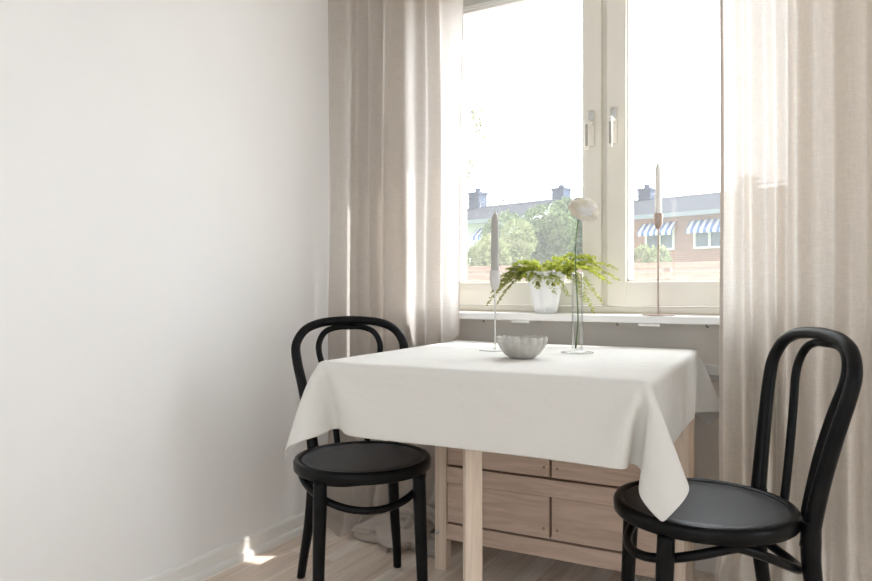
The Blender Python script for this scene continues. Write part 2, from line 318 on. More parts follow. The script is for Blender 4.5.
SKY_LOW, SKY_HIGH, SUN, EXPO = 1.4, 8.0, 7.0, 0.29
CLOTH = [
[-1900,-1956,-1025,23,-36,47,31,-32,45,40,-27,42,49,-16,37,55,0,31,56,15,26,51,31,21,38,48,15,23,58,11,11,62,10,4,62,8,2,63,9,12,61,10,54,32,8,61,-19,-2,48,-40,-8,50,-38,-8,57,-27,-5,61,-15,-3,63,-5,-1,64,1,-1,63,1,0,63,4,-1,64,5,0,63,5,0,63,4,0,63,5,0,64,5,0,63,5,0,63,4,0,63,5,0,63,5,0,64,4,0,63,4,0,63,4,0,63,3,0,64,5,0,63,3,0,63,3,0,64,2,0,63,4,0,63,2,0,64,2,-1,63,2,0,63,2,0,64,1,0,63,1,0,63,1,0,64,0,1,63,1,0,64,-1,0,63,-1,0,63,-2,0,64,-3,1,63,-4,0,63,-7,1,62,-10,2,62,-13,2,61,-18,4,59,-21,4,60,-22,4,62,-13,3,57,26,-3,17,61,-3,-14,62,2,-13,62,3,13,62,-1,55,24,-19,39,-38,-32,11,-54,-31,1,-56,-29,2,-57,-29,12,-54,-31,28,-46,-33,40,-34,-35,45,-23,-38,49,-10,-39,49,-9,-39],
[-1909,-1910,-984,22,-36,47,27,-34,46,36,-30,43,42,-24,41,51,-11,35,56,5,29,55,21,24,45,42,17,29,55,13,12,61,10,3,63,8,3,62,9,19,60,10,56,28,8,60,-20,-3,49,-41,-8,51,-36,-7,58,-25,-4,62,-12,-3,63,-4,-1,64,1,-1,63,4,0,63,6,0,63,5,-1,63,5,0,63,7,0,63,5,0,64,4,0,63,6,0,63,4,0,63,3,0,63,5,0,64,4,0,63,5,0,63,3,0,63,4,0,64,4,0,63,2,0,63,3,0,64,4,0,63,2,0,63,3,0,64,1,0,63,3,0,63,1,0,64,2,0,63,3,0,63,1,0,64,1,0,63,0,0,63,2,0,64,0,0,63,-1,0,64,-1,0,63,-3,1,63,-5,1,63,-9,1,62,-12,2,61,-17,3,59,-22,5,58,-24,5,62,-15,2,60,19,-2,25,59,-3,-12,62,2,-14,62,2,23,58,-4,58,8,-24,32,-45,-32,6,-55,-30,-1,-56,-28,7,-56,-30,21,-50,-32,36,-39,-35,44,-27,-36,49,-12,-39,49,-8,-40,48,-2,-40],
[-1911,-1861,-945,17,-38,48,23,-35,46,30,-33,46,38,-29,42,46,-19,39,54,-6,33,56,11,27,51,31,21,36,50,14,16,60,11,2,63,8,5,63,9,24,57,11,58,24,7,60,-21,-3,49,-39,-8,52,-37,-7,59,-22,-4,62,-9,-2,64,-2,-1,63,3,0,63,6,-1,63,7,0,63,6,0,63,8,-1,63,5,0,64,3,0,63,5,0,63,4,0,63,5,0,63,4,0,64,4,0,63,5,0,63,3,0,63,4,0,64,3,0,63,4,0,63,3,0,63,3,0,64,3,0,63,3,0,63,2,0,64,3,0,63,1,0,63,3,0,64,1,0,63,2,0,63,2,0,64,2,0,63,1,0,63,2,0,64,3,0,63,-1,0,63,1,1,64,-2,0,63,-3,0,63,-6,1,63,-11,2,60,-17,3,60,-21,5,58,-25,5,61,-17,3,62,11,-2,31,55,-4,-8,63,2,-12,62,2,34,53,-8,56,-9,-27,23,-50,-32,4,-56,-29,-1,-56,-29,13,-54,-31,31,-44,-33,43,-29,-37,48,-15,-38,49,-8,-39,49,-2,-41,48,3,-41],
[-1899,-1811,-910,8,-38,50,16,-37,49,23,-36,47,32,-32,44,39,-26,42,50,-15,36,55,-1,32,55,20,24,45,41,17,22,58,12,5,63,8,4,63,9,29,55,11,60,20,6,58,-23,-3,50,-39,-8,53,-34,-6,60,-19,-4,63,-6,-1,63,1,-1,63,6,0,63,8,-1,63,8,0,63,7,0,63,5,0,63,6,0,63,5,0,64,4,0,63,3,-1,63,4,0,63,4,0,64,4,0,63,3,0,63,4,0,63,4,0,64,4,0,63,3,0,63,2,0,63,4,0,64,2,0,63,3,0,63,3,0,64,2,0,63,2,0,63,3,0,64,1,0,63,3,0,63,1,0,64,2,0,63,3,0,63,2,1,64,2,0,63,2,0,63,1,0,64,2,0,63,-2,0,63,-4,1,63,-9,1,61,-14,3,60,-22,4,58,-25,5,60,-20,4,63,5,0,38,50,-5,-9,63,2,-4,63,1,45,42,-13,50,-24,-29,16,-53,-31,0,-56,-29,3,-56,-30,25,-49,-32,40,-33,-36,48,-19,-38,49,-6,-39,48,-1,-41,48,4,-41,46,7,-43],
[-1868,-1766,-879,-6,-34,53,3,-36,52,15,-38,49,23,-35,47,34,-31,44,42,-24,40,53,-9,34,56,6,29,52,30,21,31,53,13,7,62,9,6,63,9,33,52,11,61,18,6,58,-25,-4,49,-39,-8,55,-32,-5,61,-14,-3,64,-2,-1,63,4,0,62,8,-1,63,10,0,63,8,-1,63,7,0,63,5,0,63,3,0,63,5,0,64,3,0,63,5,0,63,3,0,63,3,0,64,4,0,63,4,0,63,4,0,63,3,0,64,3,0,63,4,0,63,3,0,64,2,0,63,3,0,63,2,0,63,3,0,64,2,0,63,3,0,63,2,0,64,2,0,63,2,0,63,3,0,64,2,0,63,2,0,63,2,0,64,3,0,63,2,0,63,3,0,64,1,0,63,2,0,63,-1,1,63,-5,1,63,-12,2,59,-20,3,58,-26,6,59,-23,4,63,-2,1,45,44,-5,-1,64,0,-3,63,1,54,28,-18,42,-36,-30,8,-55,-31,-1,-56,-29,15,-54,-31,36,-39,-34,47,-20,-37,49,-7,-40,48,1,-41,47,6,-42,45,11,-44,42,14,-45],
[-1820,-1736,-854,-16,-23,57,-11,-30,55,-1,-34,53,12,-38,50,23,-35,47,36,-30,43,46,-20,38,54,-4,33,56,15,25,43,44,17,13,61,10,6,62,9,38,50,11,61,15,5,57,-27,-5,49,-39,-8,57,-27,-4,63,-10,-2,63,2,-1,63,10,0,62,10,-1,63,8,0,63,9,0,63,5,-1,63,4,0,63,4,0,63,4,0,64,3,0,63,3,0,63,4,0,63,4,0,64,3,0,63,3,0,63,4,0,63,3,0,64,4,0,63,3,0,63,2,0,64,4,0,63,1,0,63,2,0,63,4,0,64,1,0,63,3,0,63,1,0,64,3,0,63,3,0,63,2,0,64,2,0,63,3,0,63,3,0,64,2,0,63,2,0,63,3,0,63,3,0,64,3,1,63,1,0,63,0,0,63,-9,2,61,-16,3,58,-26,5,58,-25,5,62,-9,2,51,37,-5,-5,64,0,15,61,-2,58,12,-22,32,-45,-31,0,-57,-29,7,-55,-30,29,-46,-33,46,-23,-37,48,-7,-40,48,3,-41,46,9,-43,43,13,-45,40,17,-46,34,22,-49],
[-1762,-1728,-832,-22,-8,59,-19,-17,58,-15,-25,56,-6,-32,54,9,-37,51,23,-36,47,38,-27,42,49,-16,37,56,2,30,53,29,21,25,56,12,5,63,9,43,45,11,61,15,5,55,-30,-6,51,-38,-7,59,-22,-4,63,-2,-1,63,7,0,62,12,-1,63,10,-1,62,9,0,63,6,0,64,3,0,63,4,0,63,4,0,63,3,-1,64,3,0,63,3,0,63,3,0,64,3,0,63,4,0,63,4,0,63,3,0,63,4,0,64,2,0,63,3,0,63,4,0,64,2,0,63,2,0,63,3,0,64,1,0,63,2,0,63,2,0,64,3,0,63,2,0,63,3,0,63,2,0,64,2,0,63,3,0,63,3,0,64,2,0,63,3,1,63,2,0,63,3,0,64,5,0,63,2,0,63,3,0,63,-2,1,63,-12,2,59,-23,5,56,-27,5,62,-16,3,56,29,-4,-1,63,0,28,57,-6,57,-6,-26,20,-52,-31,-1,-56,-29,19,-52,-31,44,-28,-36,49,-6,-40,47,6,-42,44,11,-44,41,16,-46,37,20,-47,31,23,-50,27,25,-52],
[-1704,-1733,-811,-21,-4,59,-22,-4,60,-21,-9,58,-19,-19,58,-11,-29,55,4,-36,52,23,-35,48,42,-25,41,52,-11,34,56,12,27,40,46,15,9,62,10,47,41,10,62,15,4,52,-35,-6,52,-35,-7,62,-13,-2,63,6,0,62,13,-2,62,12,0,63,8,-1,63,6,0,63,4,0,64,4,0,63,3,0,63,3,0,63,3,0,64,3,0,63,2,0,63,4,0,63,4,0,64,2,0,63,4,0,63,3,0,64,4,0,63,3,0,63,3,0,63,3,0,64,2,0,63,2,0,63,2,0,64,3,0,63,1,0,63,2,0,64,3,0,63,2,0,63,2,0,63,3,0,64,3,0,63,2,0,63,3,0,64,1,0,63,3,0,63,2,0,64,2,0,63,4,0,63,4,0,63,6,1,63,2,0,63,-5,1,62,-16,3,56,-29,6,59,-22,5,60,18,-4,8,63,-1,39,49,-10,52,-23,-29,6,-56,-30,8,-55,-30,39,-35,-34,49,-4,-40,45,9,-44,43,13,-44,38,19,-47,34,22,-49,26,25,-52,21,26,-54,14,25,-57],
[-1646,-1747,-792,-21,-3,60,-21,-1,60,-21,-1,59,-22,-2,60,-21,-10,59,-17,-22,57,-2,-33,54,23,-36,47,46,-20,39,54,-7,32,52,29,21,18,60,11,53,32,9,60,19,5,49,-40,-7,56,-29,-5,64,-1,-1,62,13,-2,61,14,-1,63,9,0,63,8,-1,63,3,0,63,3,0,64,3,0,63,4,0,63,2,0,63,2,0,64,4,0,63,2,0,63,4,0,64,2,0,63,3,0,63,5,0,63,2,0,64,4,0,63,3,0,63,3,0,63,2,0,64,3,0,63,2,0,63,2,0,64,1,0,63,2,0,63,3,0,64,2,0,63,2,0,63,3,0,63,2,0,64,4,0,63,2,0,63,3,0,64,1,0,63,2,0,63,1,0,64,1,0,63,3,0,63,5,1,63,6,0,63,5,0,63,3,1,63,-8,1,59,-22,4,56,-29,7,63,5,-1,21,59,-5,48,40,-14,39,-40,-30,-1,-56,-29,31,-45,-32,48,0,-41,44,12,-45,40,15,-46,35,21,-48,28,25,-51,21,25,-54,14,25,-57,8,23,-59,4,19,-60],
[-1588,-1752,-771,-21,-5,60,-21,-3,59,-21,-2,60,-22,1,59,-21,-2,60,-21,-2,60,-22,-11,58,-9,-29,56,22,-34,48,51,-14,36,55,-1,29,35,51,14,60,17,5,56,28,9,46,-41,-9,62,-16,-2,62,13,-2,61,14,-1,62,13,-1,64,4,0,63,5,0,63,2,0,63,3,0,64,2,0,63,3,0,63,2,-1,63,3,0,64,3,0,63,3,0,63,3,0,64,3,0,63,4,0,63,2,0,63,4,0,64,3,0,63,4,0,63,2,0,63,3,0,64,2,0,63,2,0,63,2,0,64,1,0,63,2,0,63,2,0,64,2,0,63,3,0,63,2,0,64,3,0,63,4,0,63,2,0,63,1,0,64,3,0,63,1,0,63,2,0,64,1,0,63,2,0,63,1,1,63,5,0,63,7,1,63,8,0,63,-1,1,63,-9,1,55,-30,8,62,-13,1,46,41,-13,47,43,-14,16,-54,-29,15,-54,-30,47,6,-42,43,12,-45,38,19,-48,29,23,-50,22,26,-54,14,24,-57,6,22,-59,2,17,-61,-1,15,-62,-2,10,-62],
[-1539,-1719,-750,-17,-12,59,-18,-11,60,-20,-9,60,-20,-7,59,-21,-5,60,-22,-3,59,-22,2,60,-21,-6,59,-18,-18,58,22,-33,49,59,9,23,53,-8,33,60,18,5,55,31,8,46,-43,-8,62,15,-3,63,7,0,61,16,-2,63,3,0,64,4,0,63,2,0,63,3,0,63,3,0,64,2,0,63,3,0,63,2,0,63,3,0,64,3,0,63,3,0,63,2,0,64,3,0,63,4,0,63,2,0,63,3,0,64,4,0,63,3,0,63,3,0,64,3,0,63,2,0,63,2,0,63,1,0,64,1,-1,63,2,0,63,2,0,64,2,0,63,2,0,63,5,1,64,2,0,63,3,0,63,3,0,63,2,0,64,2,0,63,1,0,63,2,0,64,0,0,63,2,0,63,1,0,64,3,0,63,4,0,62,8,1,63,6,1,62,-17,1,62,8,-1,59,-24,8,37,47,-17,60,-12,-14,11,-54,-30,45,9,-43,43,13,-46,32,22,-49,23,25,-54,12,24,-58,5,20,-59,0,15,-62,-2,11,-62,-3,8,-63,-3,5,-63,-2,5,-63],
[-1537,-1658,-736,-6,-14,61,-8,-15,61,-10,-15,61,-11,-14,61,-15,-13,60,-17,-11,60,-19,-10,60,-20,-8,59,-23,-5,59,-22,-5,60,31,-29,47,55,22,17,61,4,16,54,-32,10,61,21,-7,63,4,1,63,0,2,63,5,-1,63,2,1,63,2,0,64,3,0,63,2,0,63,3,0,63,2,0,64,3,0,63,2,0,63,3,0,64,2,0,63,3,-1,63,2,0,64,2,1,63,3,0,63,2,0,64,2,0,63,3,-1,63,2,1,64,2,0,63,3,0,63,2,0,63,3,-1,64,3,0,63,3,0,63,2,0,64,3,0,63,2,0,63,2,0,63,2,0,64,3,0,63,2,0,63,2,1,64,3,0,63,2,0,63,3,-1,63,3,0,64,3,0,63,3,0,63,2,0,63,2,0,63,2,1,63,2,1,64,2,0,63,-4,1,59,23,-3,63,-3,-4,63,7,-8,44,-42,-15,16,29,-56,52,1,-37,24,23,-53,11,23,-58,3,18,-61,-3,11,-62,-3,7,-63,-3,5,-63,-3,2,-63,-3,3,-64,-2,-1,-63,-3,6,-63],
[-1583,-1617,-732,-1,-9,63,-1,-9,62,-1,-10,63,-2,-12,62,-2,-11,62,-3,-13,62,-8,-13,62,-15,-10,60,-38,0,53,-5,-13,62,27,-28,52,12,-25,67,62,-1,16,66,5,-5,64,8,-1,63,4,0,63,3,1,63,3,0,64,3,0,63,2,0,63,3,0,64,2,0,63,2,0,63,3,0,64,2,0,63,3,0,63,2,0,64,2,0,63,3,0,63,2,0,64,3,0,63,2,0,63,3,0,64,2,0,63,2,0,63,3,0,64,2,0,63,3,0,63,2,0,63,3,0,64,2,0,63,2,0,63,3,0,64,2,0,63,2,0,63,3,0,64,2,0,63,3,0,63,2,0,63,3,0,64,2,0,63,3,0,63,2,0,63,2,0,64,3,0,63,2,0,63,2,0,63,2,1,64,2,0,63,1,1,63,1,1,64,1,1,64,0,4,65,0,0,67,0,-9,26,17,-60,51,7,-38,9,22,-59,-1,13,-62,-3,7,-63,-4,1,-63,-4,0,-63,-3,2,-63,-3,2,-63,-3,3,-64,-3,2,-63,-3,3,-63,-3,3,-63],
[-1645,-1608,-732,0,-6,63,-1,-10,63,0,-5,63,-1,-7,63,-4,-19,60,6,8,62,5,2,63,5,0,63,2,-2,63,5,-17,61,1,-23,60,1,-24,68,63,0,16,67,6,-4,64,2,5,64,4,0,63,3,0,64,3,0,63,3,0,64,3,0,63,2,0,64,3,0,63,2,0,63,3,-1,64,2,0,63,3,0,63,2,0,64,3,0,63,2,0,63,2,0,64,3,0,63,2,0,63,3,1,63,2,0,64,2,0,63,3,0,63,2,1,64,2,-1,63,3,0,63,2,0,64,3,0,63,2,-1,63,3,0,63,2,0,64,3,0,63,2,0,63,3,0,64,2,0,63,3,0,63,2,1,64,2,0,63,3,0,63,2,0,64,3,-1,63,2,0,63,3,-1,63,2,0,64,2,-1,63,3,-1,64,2,-1,63,2,-1,64,1,-1,63,1,0,64,2,-4,68,-1,3,52,3,-40,-15,4,-69,-6,1,-63,-5,2,-64,-4,3,-63,-3,2,-63,-3,3,-63,-3,3,-64,-3,4,-63,-3,3,-63,-2,4,-63,-3,3,-63,-3,4,-64],
[-1707,-1600,-731,0,-7,63,-1,-7,62,0,-6,64,0,-6,63,-1,-5,63,3,-3,63,4,-3,63,5,-2,63,5,-1,64,7,-2,63,16,0,62,43,-4,51,64,1,15,64,3,-7,64,3,5,63,3,0,64,3,2,63,3,1,64,2,0,63,3,-1,64,2,-1,63,3,-1,63,2,1,64,3,-2,63,2,1,64,3,-1,63,2,0,63,2,0,64,3,0,63,2,0,63,3,0,63,2,0,64,2,-1,63,3,0,63,2,0,64,3,0,63,2,0,63,2,0,64,3,0,63,2,0,63,3,1,64,2,0,63,3,0,63,2,1,63,3,0,64,2,-1,63,3,0,63,2,0,64,2,-1,63,3,1,63,2,-1,63,3,1,64,2,0,63,3,0,64,2,1,63,3,0,63,2,0,64,2,1,63,3,0,63,2,0,64,2,0,63,2,0,64,1,5,63,2,-10,65,1,2,51,3,-38,-15,1,-65,-4,1,-63,-14,1,-62,-10,1,-63,-8,0,-63,-8,1,-63,-6,1,-63,-6,1,-63,-6,1,-63,-5,2,-63,-5,1,-63,-4,2,-63],
[-1763,-1573,-728,3,-2,63,3,-1,63,4,-1,63,6,-1,64,7,0,63,8,0,62,10,0,63,11,0,63,13,-1,62,16,-1,61,33,-3,53,28,0,58,57,0,28,65,3,-9,63,3,3,64,3,-2,63,3,0,63,3,-1,64,3,-1,63,2,-2,63,3,0,64,2,0,63,3,-1,63,2,0,64,2,-1,63,3,0,64,2,0,63,3,0,63,2,1,63,3,0,64,2,-1,63,2,1,63,3,0,64,2,-1,63,3,1,63,2,0,64,2,1,63,3,0,63,2,0,64,3,0,63,2,-1,63,3,0,63,2,0,64,3,0,63,2,-1,63,2,0,64,3,1,63,2,0,63,3,0,63,2,0,64,3,0,63,2,0,63,2,-1,64,3,0,63,2,1,63,3,-1,64,2,1,63,3,1,64,2,0,63,2,2,63,2,2,64,2,1,63,2,-5,63,1,3,65,2,-4,50,3,-39,-11,0,-65,4,1,-63,-12,0,-63,-11,1,-62,-10,1,-63,-11,1,-62,-10,1,-63,-10,1,-62,-9,1,-63,-9,1,-63,-9,1,-62,-9,0,-63],
[-1789,-1517,-725,8,1,62,9,0,63,10,1,63,11,0,62,13,0,62,12,-1,62,14,-1,62,15,-1,61,20,-2,61,4,2,63,17,-3,61,34,0,54,58,1,25,64,3,-8,63,2,2,63,3,5,63,3,0,63,3,-1,64,3,-1,63,2,-1,63,3,-1,64,2,0,63,3,1,63,2,-2,64,2,1,63,3,0,63,2,-1,64,3,1,63,2,0,63,3,0,63,2,0,64,2,-1,63,3,1,63,2,-1,64,3,1,63,2,0,63,2,1,64,3,0,63,2,0,63,3,0,63,2,0,64,3,0,63,2,-1,63,3,0,64,2,-1,63,2,0,63,3,1,64,2,0,63,3,0,63,2,0,63,3,1,64,2,-1,63,2,0,63,3,0,64,2,1,63,3,-1,63,2,-1,64,3,2,63,2,1,63,2,1,64,2,1,63,2,-2,63,2,-4,63,2,-2,64,2,-2,50,3,-40,-11,0,-64,4,0,-63,1,0,-64,-7,0,-63,-8,1,-63,-10,1,-62,-9,0,-63,-10,1,-62,-12,2,-62,-10,1,-63,-9,0,-63,-9,1,-62],
[-1784,-1455,-727,11,0,63,11,1,62,12,0,62,13,-1,62,13,0,62,17,-1,61,14,-1,62,16,-2,61,14,0,62,11,0,62,-3,0,64,32,0,54,58,2,26,63,2,-7,63,3,1,63,2,5,63,3,7,64,3,-1,63,2,1,63,3,-1,63,2,0,64,3,0,63,2,1,63,2,-1,64,3,0,63,2,0,63,3,-1,63,2,1,64,3,0,63,2,0,63,2,0,64,3,0,63,2,-1,63,3,0,63,2,1,64,3,-1,63,2,1,63,2,0,64,3,1,63,2,-1,63,3,1,63,2,0,64,3,-1,63,2,0,63,2,0,64,3,-1,63,2,2,63,3,-1,63,2,-1,64,3,2,63,2,-1,63,2,0,64,3,0,63,2,-1,63,3,2,63,2,-2,64,3,1,63,2,1,63,2,-2,64,3,1,63,2,0,63,2,-7,63,2,-5,63,2,-4,65,3,1,48,2,-41,-8,0,-64,2,0,-64,3,0,-63,0,0,-63,-4,0,-63,-6,0,-64,-8,1,-62,-8,0,-63,-9,1,-63,-9,0,-62,-10,1,-63,-7,0,-63],
[-1768,-1395,-730,9,1,63,14,-1,61,11,1,63,15,-1,61,15,-1,62,13,0,62,15,-1,61,12,-1,62,9,0,63,-3,1,63,3,0,64,30,1,55,58,1,26,63,3,-7,63,2,-2,63,3,7,63,3,8,63,2,0,63,3,-1,64,2,1,63,2,-1,63,3,0,64,2,0,63,3,0,63,2,-1,63,3,1,64,2,1,63,2,-1,63,3,0,64,2,0,63,3,0,63,2,1,63,3,0,64,2,0,63,2,-1,63,3,-1,64,2,1,63,3,-1,63,2,1,63,3,0,64,2,0,63,2,0,63,3,-1,64,2,0,63,3,0,63,2,1,63,3,0,64,2,1,63,2,-1,63,3,0,64,2,0,63,3,-1,63,2,2,63,3,0,64,2,-1,63,2,1,63,3,-1,64,2,0,63,3,0,63,2,-1,63,3,1,63,2,-7,63,1,-6,64,3,-4,64,2,2,48,2,-41,-6,0,-65,0,0,-63,2,0,-63,2,0,-63,0,0,-64,-2,0,-63,-4,0,-63,-5,0,-63,-8,0,-63,-6,0,-63,-8,1,-63,-8,0,-63],
[-1756,-1334,-733,14,0,62,11,0,63,13,0,61,15,-1,62,12,0,62,13,-1,62,12,0,62,7,0,63,1,1,64,-3,0,63,5,0,63,29,1,57,58,2,25,63,2,-8,63,2,-2,63,3,6,62,3,10,64,2,-1,63,3,-1,63,2,2,64,3,-1,63,2,0,63,2,1,63,3,-1,64,2,-1,63,3,2,63,2,-1,64,3,0,63,2,1,63,3,-1,63,2,1,64,2,-1,63,3,0,63,2,0,64,3,0,63,2,0,63,3,0,63,2,0,64,2,0,63,3,1,63,2,0,64,3,0,63,2,0,63,3,-2,63,2,1,64,2,-1,63,3,0,63,2,2,64,3,0,63,2,0,63,3,-1,63,2,-1,64,2,1,63,3,-1,63,2,2,64,3,-1,63,2,0,63,3,1,63,2,-2,64,2,2,63,3,-1,63,2,-8,63,2,-7,63,2,-2,64,3,2,48,2,-42,-5,-1,-64,0,1,-63,1,0,-63,1,0,-64,2,0,-63,-1,0,-63,0,-1,-64,-4,0,-63,-4,0,-63,-6,0,-63,-6,0,-63,-6,0,-63],
[-1743,-1273,-735,13,0,62,13,0,62,13,0,62,12,-1,62,11,0,62,11,0,63,6,0,63,4,1,63,-1,0,63,-1,0,63,4,0,64,28,1,57,58,2,25,63,2,-9,64,3,-2,63,2,5,62,3,11,63,3,0,64,2,-1,63,2,1,63,3,0,63,2,0,64,3,0,63,2,0,63,3,1,64,2,-2,63,2,2,63,3,-2,63,2,2,64,3,-2,63,2,2,63,3,-1,64,2,-1,63,3,1,63,2,1,63,2,0,64,3,0,63,2,0,63,3,-2,64,2,1,63,3,-1,63,2,2,64,2,-1,63,3,1,63,2,0,63,3,0,64,2,0,63,3,0,63,2,-1,64,2,-1,63,3,2,63,2,-2,63,3,0,64,2,2,63,3,-1,63,2,1,64,2,-2,63,3,1,63,2,1,63,3,-2,64,2,1,62,2,-8,63,2,-7,64,2,-2,64,3,3,47,2,-43,-5,0,-64,1,0,-63,0,0,-64,1,0,-63,2,0,-63,1,0,-64,-1,0,-63,-1,0,-63,-3,-1,-63,-3,0,-64,-5,0,-63,-5,0,-63],
[-1733,-1211,-737,13,0,62,12,0,62,12,-1,62,11,0,63,10,0,62,7,1,63,4,0,63,0,0,63,-1,0,64,-1,0,63,7,0,63,27,1,58,58,2,25,63,3,-9,63,2,-3,63,3,6,63,2,11,63,3,-1,63,2,2,64,3,0,63,2,-1,63,3,0,63,2,1,64,2,-1,63,3,0,63,2,-1,64,3,1,63,2,0,63,3,0,63,2,1,64,2,0,63,3,-1,63,2,1,64,3,-1,63,2,0,63,3,0,63,2,0,64,2,0,63,3,1,63,2,-2,64,3,2,63,2,-1,63,3,1,63,2,-2,64,3,1,63,2,0,63,2,1,64,3,-2,63,2,1,63,3,-1,63,2,1,64,3,0,63,2,-1,63,2,0,64,3,0,63,2,2,63,3,-1,63,2,0,64,3,0,63,2,1,63,2,0,63,2,-10,63,2,-6,63,3,-2,64,2,3,47,2,-43,-4,0,-64,-1,0,-63,1,0,-64,2,0,-63,1,0,-63,0,0,-64,1,0,-63,-1,0,-63,-1,0,-64,-4,0,-63,-2,-1,-63,-4,0,-63],
[-1724,-1149,-739,12,-1,62,12,0,62,11,0,63,9,0,63,7,1,62,4,0,64,2,0,63,1,0,63,-2,0,64,0,0,63,6,1,63,28,1,58,58,2,24,63,2,-8,63,2,-4,63,3,7,62,3,11,64,2,1,63,3,0,63,2,-1,63,2,-1,64,3,1,63,2,1,63,3,-2,64,2,2,63,3,0,63,2,0,63,2,0,64,3,-1,63,2,1,63,3,-1,64,2,0,63,3,-1,63,2,0,63,2,2,64,3,-2,63,2,2,63,3,-1,64,2,1,63,3,0,63,2,0,63,2,0,64,3,-2,63,2,1,63,3,0,64,2,0,63,3,1,63,2,0,63,2,0,64,3,0,63,2,0,63,3,-1,64,2,0,63,3,1,63,2,0,63,3,-1,64,2,0,63,2,0,63,3,0,64,2,1,63,3,-2,63,2,-8,63,2,-7,63,2,-1,64,3,3,46,2,-43,-4,-1,-64,0,0,-64,1,0,-63,1,0,-63,1,0,-64,0,0,-63,1,0,-63,0,0,-64,0,0,-63,-2,0,-63,-3,0,-63,-3,0,-64],
[-1717,-1087,-740,12,-1,62,9,1,63,10,0,62,7,0,63,6,0,63,3,0,63,1,0,64,0,0,63,0,1,63,0,0,64,5,0,63,27,1,58,58,2,24,63,2,-9,64,3,-2,63,2,6,62,3,12,63,2,-1,63,3,-1,64,2,2,63,3,0,63,2,0,64,3,-1,63,2,1,63,2,-1,63,3,0,64,2,0,63,3,0,63,2,1,64,3,0,63,2,0,63,2,-2,63,3,1,64,2,1,63,3,0,63,2,-1,64,3,1,63,2,-2,63,2,2,63,3,-1,64,2,0,63,3,0,63,2,0,64,3,-1,63,2,1,63,2,0,63,3,1,64,2,0,63,3,-1,63,2,1,64,3,-1,63,2,0,63,2,-1,63,3,2,64,2,0,63,3,0,63,2,-2,64,3,2,63,2,-2,63,2,1,63,3,0,63,2,-10,63,2,-6,63,2,-1,64,3,3,47,2,-43,-4,0,-64,-1,-1,-64,1,1,-63,0,0,-63,1,-1,-64,2,1,-63,-1,-1,-63,1,0,-64,0,0,-63,-2,0,-63,-1,0,-64,-2,0,-63],
[-1712,-1025,-741,11,0,62,9,0,63,7,0,63,7,0,63,3,0,63,3,0,63,1,1,64,-1,0,63,0,0,63,3,0,64,3,0,63,27,1,58,58,2,25,63,3,-10,63,2,-3,63,3,6,62,2,11,64,3,2,63,2,-1,63,3,1,64,2,0,63,2,-2,63,3,2,63,2,-1,64,3,0,63,2,-1,63,3,2,64,2,-1,63,2,0,63,3,1,63,2,-2,64,3,1,63,2,-1,63,3,1,64,2,1,63,2,-1,63,3,-1,64,2,1,63,3,1,63,2,-1,63,3,1,64,2,-2,63,2,2,63,3,-1,64,2,1,63,3,-1,63,2,-1,63,3,0,64,2,2,63,2,-2,63,3,0,64,2,2,63,3,0,63,2,0,63,3,0,64,2,-1,63,2,1,63,3,0,64,2,-1,63,3,0,63,2,-1,63,2,-9,63,2,-6,63,3,-1,64,2,3,46,2,-43,-5,0,-64,0,0,-64,1,0,-63,0,0,-63,2,0,-64,1,0,-63,-1,0,-63,0,0,-64,1,0,-63,0,0,-63,-2,-1,-64,-2,0,-63],
[-1708,-963,-742,10,0,63,8,0,63,7,0,63,4,0,63,4,1,63,0,0,63,3,0,64,-1,0,63,1,0,63,-1,0,64,4,0,63,27,1,58,59,3,25,63,2,-10,63,2,-3,63,3,6,62,2,11,63,3,2,64,2,-1,63,3,-1,63,2,2,64,3,-1,63,2,-1,63,2,1,63,3,-1,64,2,1,63,3,1,63,2,0,64,3,0,63,2,0,63,3,0,63,2,0,64,2,-1,63,3,0,63,2,-1,64,3,1,63,2,-1,63,3,2,63,2,-1,64,2,0,63,3,0,63,2,1,64,3,-2,63,2,1,63,3,1,63,2,-1,64,2,1,63,3,0,63,2,-1,64,3,1,63,2,-1,63,3,1,63,2,-1,64,2,1,63,3,0,63,2,-2,64,3,1,63,2,0,63,3,0,63,2,1,64,2,0,62,3,-10,63,2,-6,64,2,-2,64,3,3,46,1,-43,-5,0,-64,-2,0,-64,1,0,-63,2,0,-64,0,0,-63,1,0,-63,1,0,-64,0,0,-63,0,0,-63,0,0,-64,-1,0,-63,-2,-1,-63],
[-1704,-901,-743,8,0,63,6,0,63,6,1,63,4,0,64,2,0,63,3,0,63,-1,0,64,1,0,63,1,0,63,0,0,64,2,1,63,28,1,58,58,2,25,63,2,-10,63,3,-2,63,2,5,63,3,11,63,2,1,63,3,0,64,2,1,63,2,-1,63,3,1,63,2,-1,64,3,0,63,2,1,63,3,-2,64,2,1,63,2,-1,63,3,0,63,2,1,64,3,0,63,2,0,63,3,0,64,2,1,63,3,0,63,2,-2,63,2,0,64,3,2,63,2,-1,63,3,-1,64,2,0,63,3,2,63,2,-2,63,2,1,64,3,1,63,2,-1,63,3,1,64,2,0,63,3,0,63,2,0,63,2,0,64,3,-1,63,2,1,63,3,0,64,2,-1,63,3,0,63,2,1,63,2,-2,64,3,2,63,2,0,63,3,-2,63,2,-10,63,2,-4,63,2,-2,64,3,3,46,2,-44,-6,-1,-64,1,0,-63,-1,0,-63,2,0,-64,0,0,-63,2,0,-63,0,0,-64,0,0,-63,0,0,-63,-1,0,-64,1,0,-63,-2,0,-63],
